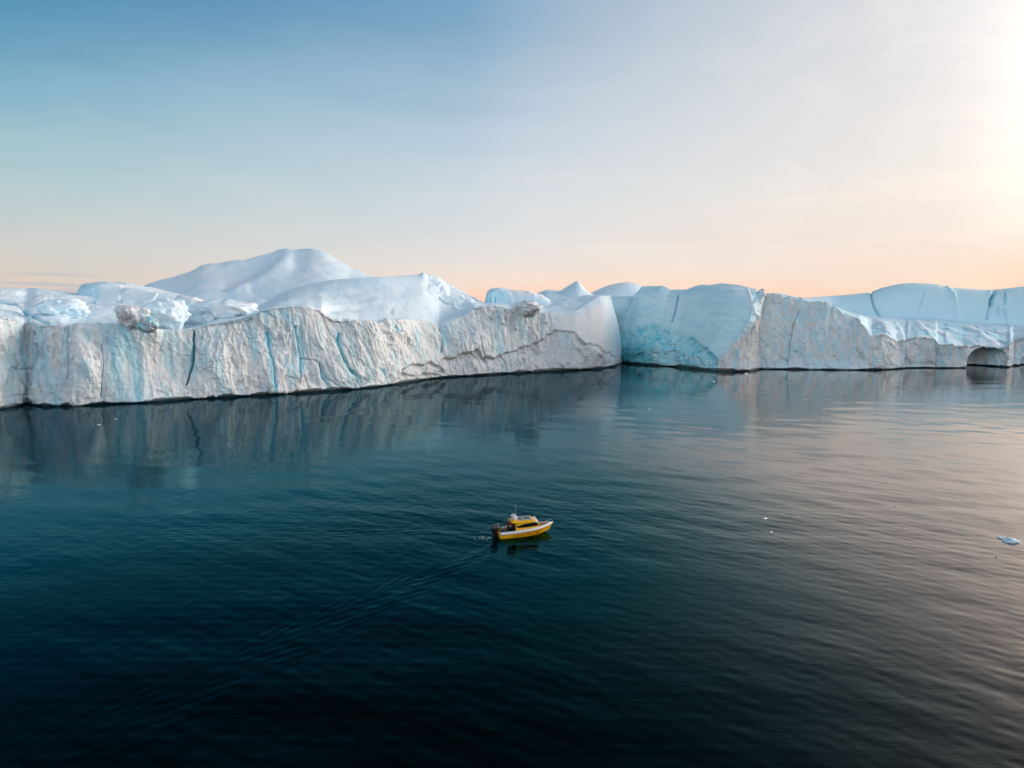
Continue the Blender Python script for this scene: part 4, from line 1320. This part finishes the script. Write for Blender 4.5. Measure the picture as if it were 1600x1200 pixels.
    R = loft(bm, [roofring(.80, .885, 1.757, .11, .12), roofring(1.05, .87, 1.745, .12, .12), roofring(1.22, .80, 1.70, .10, .10), roofring(1.30, .70, 1.64, .06, .06)], closed=True)
    bm.faces.new(R[0]); bm.faces.new(R[-1])
    bm_obj('brow', bm, M_CREAM, roof)
    for x0, x1 in ((-.98, -.46), (-.36, .52)):
        bm = bmesh.new(); box(bm, x0, x1, -.56, .60, 1.825, 1.865)
        h = bm_obj('roof_hatch', bm, M_HATCH, roof, bevel=.01)
        bm = bmesh.new()
        for a in ((x0 - .03, x1 + .03, -.60, -.565), (x0 - .03, x1 + .03, .605, .64), (x0 - .035, x0 - .003, -.564, .604), (x1 + .003, x1 + .035, -.564, .604)):
            box(bm, *a, 1.82, 1.875)
        bm_obj('frame', bm, M_CREAM, h, smooth=False)
    for y in (-.70, .72):
        bm = bmesh.new(); tube(bm, [(-1.2, y, 1.80), (-1.15, y, 1.90), (.75, y, 1.90), (.80, y, 1.79)], .018, 6)
        bm_obj('grab_rail', bm, M_STEEL, roof)
    # round-ended raft canister lashed across the roof, in a cradle
    can = empty('raft_canister'); can.parent = root
    bm = bmesh.new()
    prof = [(-.56, .06), (-.545, .17), (-.50, .235), (-.44, .262), (-.02, .268), (-.02, .285), (.02, .285), (.02, .268), (.44, .262), (.50, .235), (.545, .17), (.56, .06)]
    rings = [[Vector((-1.42 + r * math.cos(2 * math.pi * k / 24), y, 2.17 + r * math.sin(2 * math.pi * k / 24))) for k in range(24)] for y, r in prof]
    R = loft(bm, rings, closed=True); bm.faces.new(R[0]); bm.faces.new(R[-1])
    bm_obj('shell', bm, M_CAN, can)
    for y in (-.28, .28):
        bm = bmesh.new()
        pts = [(-1.42 + .272 * math.cos(a), y, 2.17 + .272 * math.sin(a)) for a in [2 * math.pi * k / 24 for k in range(25)]]
        tube(bm, pts, .012, 6); bm_obj('strap', bm, M_GRY, can)
        bm = bmesh.new(); tube(bm, [(-1.72, y, 1.83), (-1.66, y, 1.98), (-1.42, y, 1.885), (-1.18, y, 1.98), (-1.12, y, 1.84)], .022, 6)
        bm_obj('cradle', bm, M_STEEL, can)
    # whip aerial, lamp, radar post
    bm = bmesh.new(); tube(bm, [(-.95, .68, 1.8), (-.95, .68, 1.95)], .03, 8); tube(bm, [(-.95, .68, 1.95), (-.955, .68, 2.6), (-.97, .68, 3.45)], [.012, .009, .006], 6)
    bm_obj('aerial', bm, M_CAN, root)
    bm = bmesh.new(); tube(bm, [(1.0, -.15, 1.82), (1.02, -.15, 1.90)], .03, 8); tube(bm, [(.98, -.15, 1.94), (1.12, -.15, 1.94)], [.06, .075], 12)
    bm_obj('searchlight', bm, M_CAN, root)
    # bow rail with looped top
    for side in (-1, 1):
        bm = bmesh.new()
        P = []
        for s, h in ((.80, 0.0), (.81, .20), (.86, .32), (.93, .36), (.975, .34)):
            P.append((xs(s) - .05, side * max(bs(s) - .12, .02), zs(s) + h))
        tube(bm, P, .02, 6)
        if side == 1: pass
        for s in (.88, .95):
            tube(bm, [(xs(s) - .05, side * max(bs(s) - .12, .03), zs(s)), (xs(s) - .05, side * max(bs(s) - .12, .03), zs(s) + .34)], .016, 6)
        bm_obj('bow_rail', bm, M_GRY, root)
    bm = bmesh.new(); tube(bm, [(2.55, .1, .9), (2.55, .1, 1.28)], .03, 8); tube(bm, [(2.55, -.02, 1.2), (2.55, .22, 1.2)], .02, 6)
    bm_obj('mooring_post', bm, M_CREAM, root)
    for x, y in ((-2.9, -.98), (2.35, -.62), (-2.9, .98)):
        bm = bmesh.new(); z = zs((x + 3.3) / 6.75); tube(bm, [(x - .1, y, z + .06), (x + .1, y, z + .06)], .018, 6); tube(bm, [(x, y, z), (x, y, z + .06)], .02, 6)
        bm_obj('cleat', bm, M_STEEL, root)
    # stern arch rail on the far side
    bm = bmesh.new()
    tube(bm, [(-3.2, .35, .62), (-3.28, .45, 1.05), (-3.15, .75, 1.22), (-2.6, .98, 1.24), (-2.2, 1.0, 1.1), (-2.15, 1.0, .78)], .026, 8)
    tube(bm, [(-2.85, .92, 1.22), (-2.85, .95, .76)], .02, 6)
    bm_obj('stern_rail', bm, M_STEEL, root)
    # outboard motor
    mot = empty('outboard_motor'); mot.parent = root
    bm = bmesh.new()
    sec = []
    for z, l, w, dx in ((.60, .28, .20, .0), (.70, .40, .28, -.03), (.95, .45, .31, -.05), (1.18, .44, .30, -.06), (1.34, .37, .25, -.06), (1.42, .24, .16, -.05)):
        ring = []
        for k in range(20):
            a = 2 * math.pi * k / 20
            ca_, sa_ = math.cos(a), math.sin(a)
            ring.append(Vector((-3.70 + dx + l * math.copysign(abs(ca_) ** .6, ca_), w * math.copysign(abs(sa_) ** .6, sa_), z)))
        sec.append(ring)
    R = loft(bm, sec, closed=True); bm.faces.new(R[0]); bm.faces.new(R[-1])
    bm_obj('cowling', bm, M_BLK, mot)
    bm = bmesh.new()
    hexa(bm, [(-3.78, -.07, -.55), (-3.58, -.05, -.55), (-3.58, .05, -.55), (-3.78, .07, -.55), (-3.98, -.15, .62), (-3.50, -.13, .62), (-3.50, .13, .62), (-3.98, .15, .62)])
    bm_obj('leg', bm, M_BLK, mot, bevel=.02)
    bm = bmesh.new(); box(bm, -3.53, -3.35, -.15, .15, .18, .66)
    bm_obj('bracket', bm, M_BLK, mot, bevel=.02)
    bm = bmesh.new(); tube(bm, [(-3.95, 0, -.50), (-3.5, 0, -.50)], [.05, .07], 10)
    for k in range(3):
        a = 2 * math.pi * k / 3
        hexa(bm, [(-3.93, .03 * math.cos(a), -.5 + .03 * math.sin(a)), (-3.88, .03 * math.cos(a), -.5 + .03 * math.sin(a)), (-3.88, .17 * math.cos(a + .3), -.5 + .17 * math.sin(a + .3)), (-3.95, .17 * math.cos(a + .3), -.5 + .17 * math.sin(a + .3)),
                  (-3.92, .03 * math.cos(a + .5), -.5 + .03 * math.sin(a + .5)), (-3.86, .03 * math.cos(a + .5), -.5 + .03 * math.sin(a + .5)), (-3.87, .17 * math.cos(a + .8), -.5 + .17 * math.sin(a + .8)), (-3.94, .17 * math.cos(a + .8), -.5 + .17 * math.sin(a + .8))])
    bm_obj('propeller', bm, M_GRY, mot)
    # lettering on both sides, laid on the curve of the hull, word by word
    words = [('Ilulissat', -1.95, 1.42), ('Water', -0.36, 0.98), ('Taxi', 0.80, 0.78)]
    for side in (-1, 1):
        for word, x0, ln in words:
            cu = bpy.data.curves.new('lettering', 'FONT')
            cu.body = word
            cu.size = 0.30; cu.shear = 0.35; cu.resolution_u = 3; cu.offset = 0.006
            tmp = bpy.data.objects.new('lettering', cu); COL.objects.link(tmp)
            bpy.context.view_layer.update()
            me = bpy.data.meshes.new_from_object(tmp.evaluated_get(bpy.context.evaluated_depsgraph_get()))
            bpy.data.objects.remove(tmp)
            w = max(v.co.x for v in me.vertices)
            for v in me.vertices:
                x = x0 + ln * v.co.x / w
                if side == 1: x = -0.35 - x
                p = hull_side((x + 3.3) / 6.7, 0.16 + (0.27 - v.co.y) / 0.30 * 0.46, side)
                v.co = Vector((x, p.y + side * .008, p.z))
            bm = bmesh.new(); bm.from_mesh(me)
            ex = bmesh.ops.extrude_face_region(bm, geom=bm.faces[:])
            for g in ex['geom']:
                if isinstance(g, bmesh.types.BMVert): g.co.y -= side * .014
            bm_obj('lettering', bm, M_LET, root, smooth=False)
    return root


def local(x, y, z):
    x *= 0.95; y *= 0.95
    c_, s_ = math.cos(HEAD), math.sin(HEAD)
    return Vector((BOAT.x + x * c_ - y * s_, BOAT.y + x * s_ + y * c_, z))


# the person standing in the cockpit
def build_person():
    root = empty('person', local(-2.18, -0.25, 0.225), HEAD)
    tag(root, 'person in a dark red jacket standing behind the cabin of the yellow boat', 'person')
    V, E, R = [], [], []
    def add(p, r, par=None):
        V.append(p); R.append(r)
        if par is not None: E.append((par, len(V) - 1))
        return len(V) - 1
    pel = add((0, 0, .95), .155)
    ab = add((.02, 0, 1.10), .19, pel); ch = add((.04, 0, 1.30), .205, ab); up = add((.04, 0, 1.44), .13, ch)
    nk = add((.05, 0, 1.51), .058, up); hd0 = add((.07, 0, 1.58), .075, nk); hd1 = add((.08, 0, 1.66), .098, hd0); hd2 = add((.07, 0, 1.73), .085, hd1)
    for sd, st in ((1, .10), (-1, -.06)):
        hp = add((0, sd * .10, .90), .115, pel); kn = add((.04 + st * .4, sd * .13, .50), .075, hp); an = add((st, sd * .14, .10), .052, kn); hl = add((st + .05, sd * .15, .045), .048, an); toe = add((st + .19, sd * .16, .035), .034, hl)
        sh = add((.03, sd * .19, 1.42), .085, up)
        el = add((.10 + (.06 if sd == -1 else 0), sd * .27, 1.15), .060, sh)
        wr = add((.34, sd * .22, 1.10 + (.06 if sd == -1 else 0)), .038, el)
        pm = add((.41, sd * .21, V[wr][2] - .005), .036, wr)
        for k, (dy, ln) in enumerate(((-.030, .070), (-.010, .082), (.010, .078), (.030, .062))):
            a = add((V[pm][0] + .035, V[pm][1] + dy, V[pm][2]), .010, pm)
            b = add((V[a][0] + ln * .55, V[a][1] + dy * .1, V[a][2] - .012), .009, a)
            add((V[b][0] + ln * .25, V[b][1], V[b][2] - ln * .35), .008, b)
        t0 = add((V[pm][0] - .005, V[pm][1] - sd * .036, V[pm][2]), .012, pm)
        add((V[t0][0] + .045, V[t0][1] - sd * .018, V[t0][2] - .012), .010, t0)
    me = bpy.data.meshes.new('body'); me.from_pydata(V, E, [])
    o = bpy.data.objects.new('body', me); COL.objects.link(o)
    sk = o.modifiers.new('skin', 'SKIN'); sk.use_smooth_shade = True
    for i, sv in enumerate(me.skin_vertices[0].data):
        sv.radius = (R[i], R[i]); sv.use_root = (i == 0)
    sb = o.modifiers.new('sub', 'SUBSURF'); sb.levels = 1; sb.render_levels = 1
    bpy.context.view_layer.update()
    m2 = bpy.data.meshes.new_from_object(o.evaluated_get(bpy.context.evaluated_depsgraph_get()))
    bpy.data.objects.remove(o)
    m2.name = 'body'
    for m_ in (plain('maroon_jacket', (0.22, 0.010, 0.020), .8), plain('dark_trousers', (0.012, 0.013, 0.02), .8), plain('skin', (0.50, 0.27, 0.18), .55), plain('black_boot', (0.01, 0.01, 0.01), .5)):
        m2.materials.append(m_)
    for p in m2.polygons:
        c_ = p.center; p.use_smooth = True
        if c_.z > 1.50 or c_.x > .335: p.material_index = 2
        elif c_.z > .90: p.material_index = 0
        elif c_.z > .12: p.material_index = 1
        else: p.material_index = 3
    b = bpy.data.objects.new('body', m2); COL.objects.link(b); b.parent = root
    hd = Vector((.08, 0, 1.66))
    bm = bmesh.new()
    bmesh.ops.create_icosphere(bm, subdivisions=3, radius=.112)
    for v in bm.verts:
        v.co.z *= 1.12
        if v.co.x > .055: v.co.x = .055
    bmesh.ops.translate(bm, verts=bm.verts, vec=hd + Vector((-.02, 0, .03)))
    bm_obj('knitted_hat', bm, plain('grey_wool', (.20, .19, .19), .9), root)
    bm = bmesh.new()
    hexa(bm, [(.165, -.014, 1.632), (.195, -.012, 1.636), (.195, .012, 1.636), (.165, .014, 1.632), (.165, -.006, 1.68), (.172, -.005, 1.68), (.172, .005, 1.68), (.165, .006, 1.68)])
    bm_obj('nose', bm, bpy.data.materials['skin'], root)
    for y in (-.035, .035):
        bm = bmesh.new(); bmesh.ops.create_icosphere(bm, subdivisions=2, radius=.012); bmesh.ops.translate(bm, verts=bm.verts, vec=Vector((.166, y, 1.672)))
        bm_obj('eye', bm, M_DARK, root)
    bm = bmesh.new(); box(bm, .160, .172, -.025, .025, 1.598, 1.606); bm_obj('mouth', bm, M_RED, root)


build_boat()
build_person()

# a little broken foam in the churned water right behind the motor
bm = bmesh.new()
rnf = random.Random(11)
for k in range(46):
    q = rnf.random() ** 1.6
    px_ = -4.2 - 2.2 * q
    py_ = rnf.gauss(0, .16 + .10 * q * 3)
    r_ = rnf.uniform(.015, .055) * (1 - .5 * q)
    el = rnf.uniform(1.5, 3.5)
    c0 = local(px_, py_ + .25 * q, 0.03)
    n_ = 7
    top_ = bm.verts.new(c0 + Vector((0, 0, .018)))
    ring = []
    for i in range(n_):
        a = 2 * math.pi * i / n_
        lx, ly = r_ * el * math.cos(a) * rnf.uniform(.7, 1.2), r_ * math.sin(a) * rnf.uniform(.7, 1.2)
        ring.append(bm.verts.new(c0 + Vector((lx * math.cos(HEAD) - ly * math.sin(HEAD), lx * math.sin(HEAD) + ly * math.cos(HEAD), -.03))))
    for i in range(n_):
        bm.faces.new((top_, ring[i], ring[(i + 1) % n_]))
fo = bm_obj('foam', bm, plain('sea_foam', (.55, .62, .64), .8), None)
tag(fo, 'thin broken foam trailing behind the boat motor', kind='stuff')

# gear lying in the stern
rp = local(-2.88, 0.62, .225)
bm = bmesh.new()
rnd = random.Random(5)
for k in range(7):
    cx, cy, r0, z = rnd.uniform(-.05, .05), rnd.uniform(-.05, .05), rnd.uniform(.17, .27), .03 + .075 * k
    tube(bm, [(cx + (r0 + .02 * math.sin(3 * a + k)) * math.cos(a), cy + r0 * 1.1 * math.sin(a), z + .025 * math.sin(2 * a + k)) for a in [2 * math.pi * i / 20 for i in range(21)]], .035, 6)
for k in range(5):
    a = rnd.uniform(0, 6.28)
    tube(bm, [(.3 * math.cos(a), .3 * math.sin(a), .3), (.1 * math.cos(a + 1), .1 * math.sin(a + 1), .62), (.26 * math.cos(a + 2), .28 * math.sin(a + 2), .35)], .03, 6)
ro = bm_obj('rope_coil', bm, M_ROPE, None); ro.location = rp
tag(ro, 'heap of yellow brown rope in the far stern corner of the boat', 'rope')
bm = bmesh.new()
box(bm, -.17, .17, -.23, .23, .003, .36); box(bm, -.19, .19, -.25, .25, .362, .41)
cr_ = bm_obj('storage_tub', bm, M_BLU, None, bevel=.02); cr_.location = local(-2.55, .25, .225); cr_.rotation_euler = (0, 0, HEAD + .2)
tag(cr_, 'dark blue plastic tub on the cockpit floor of the boat', 'tub')
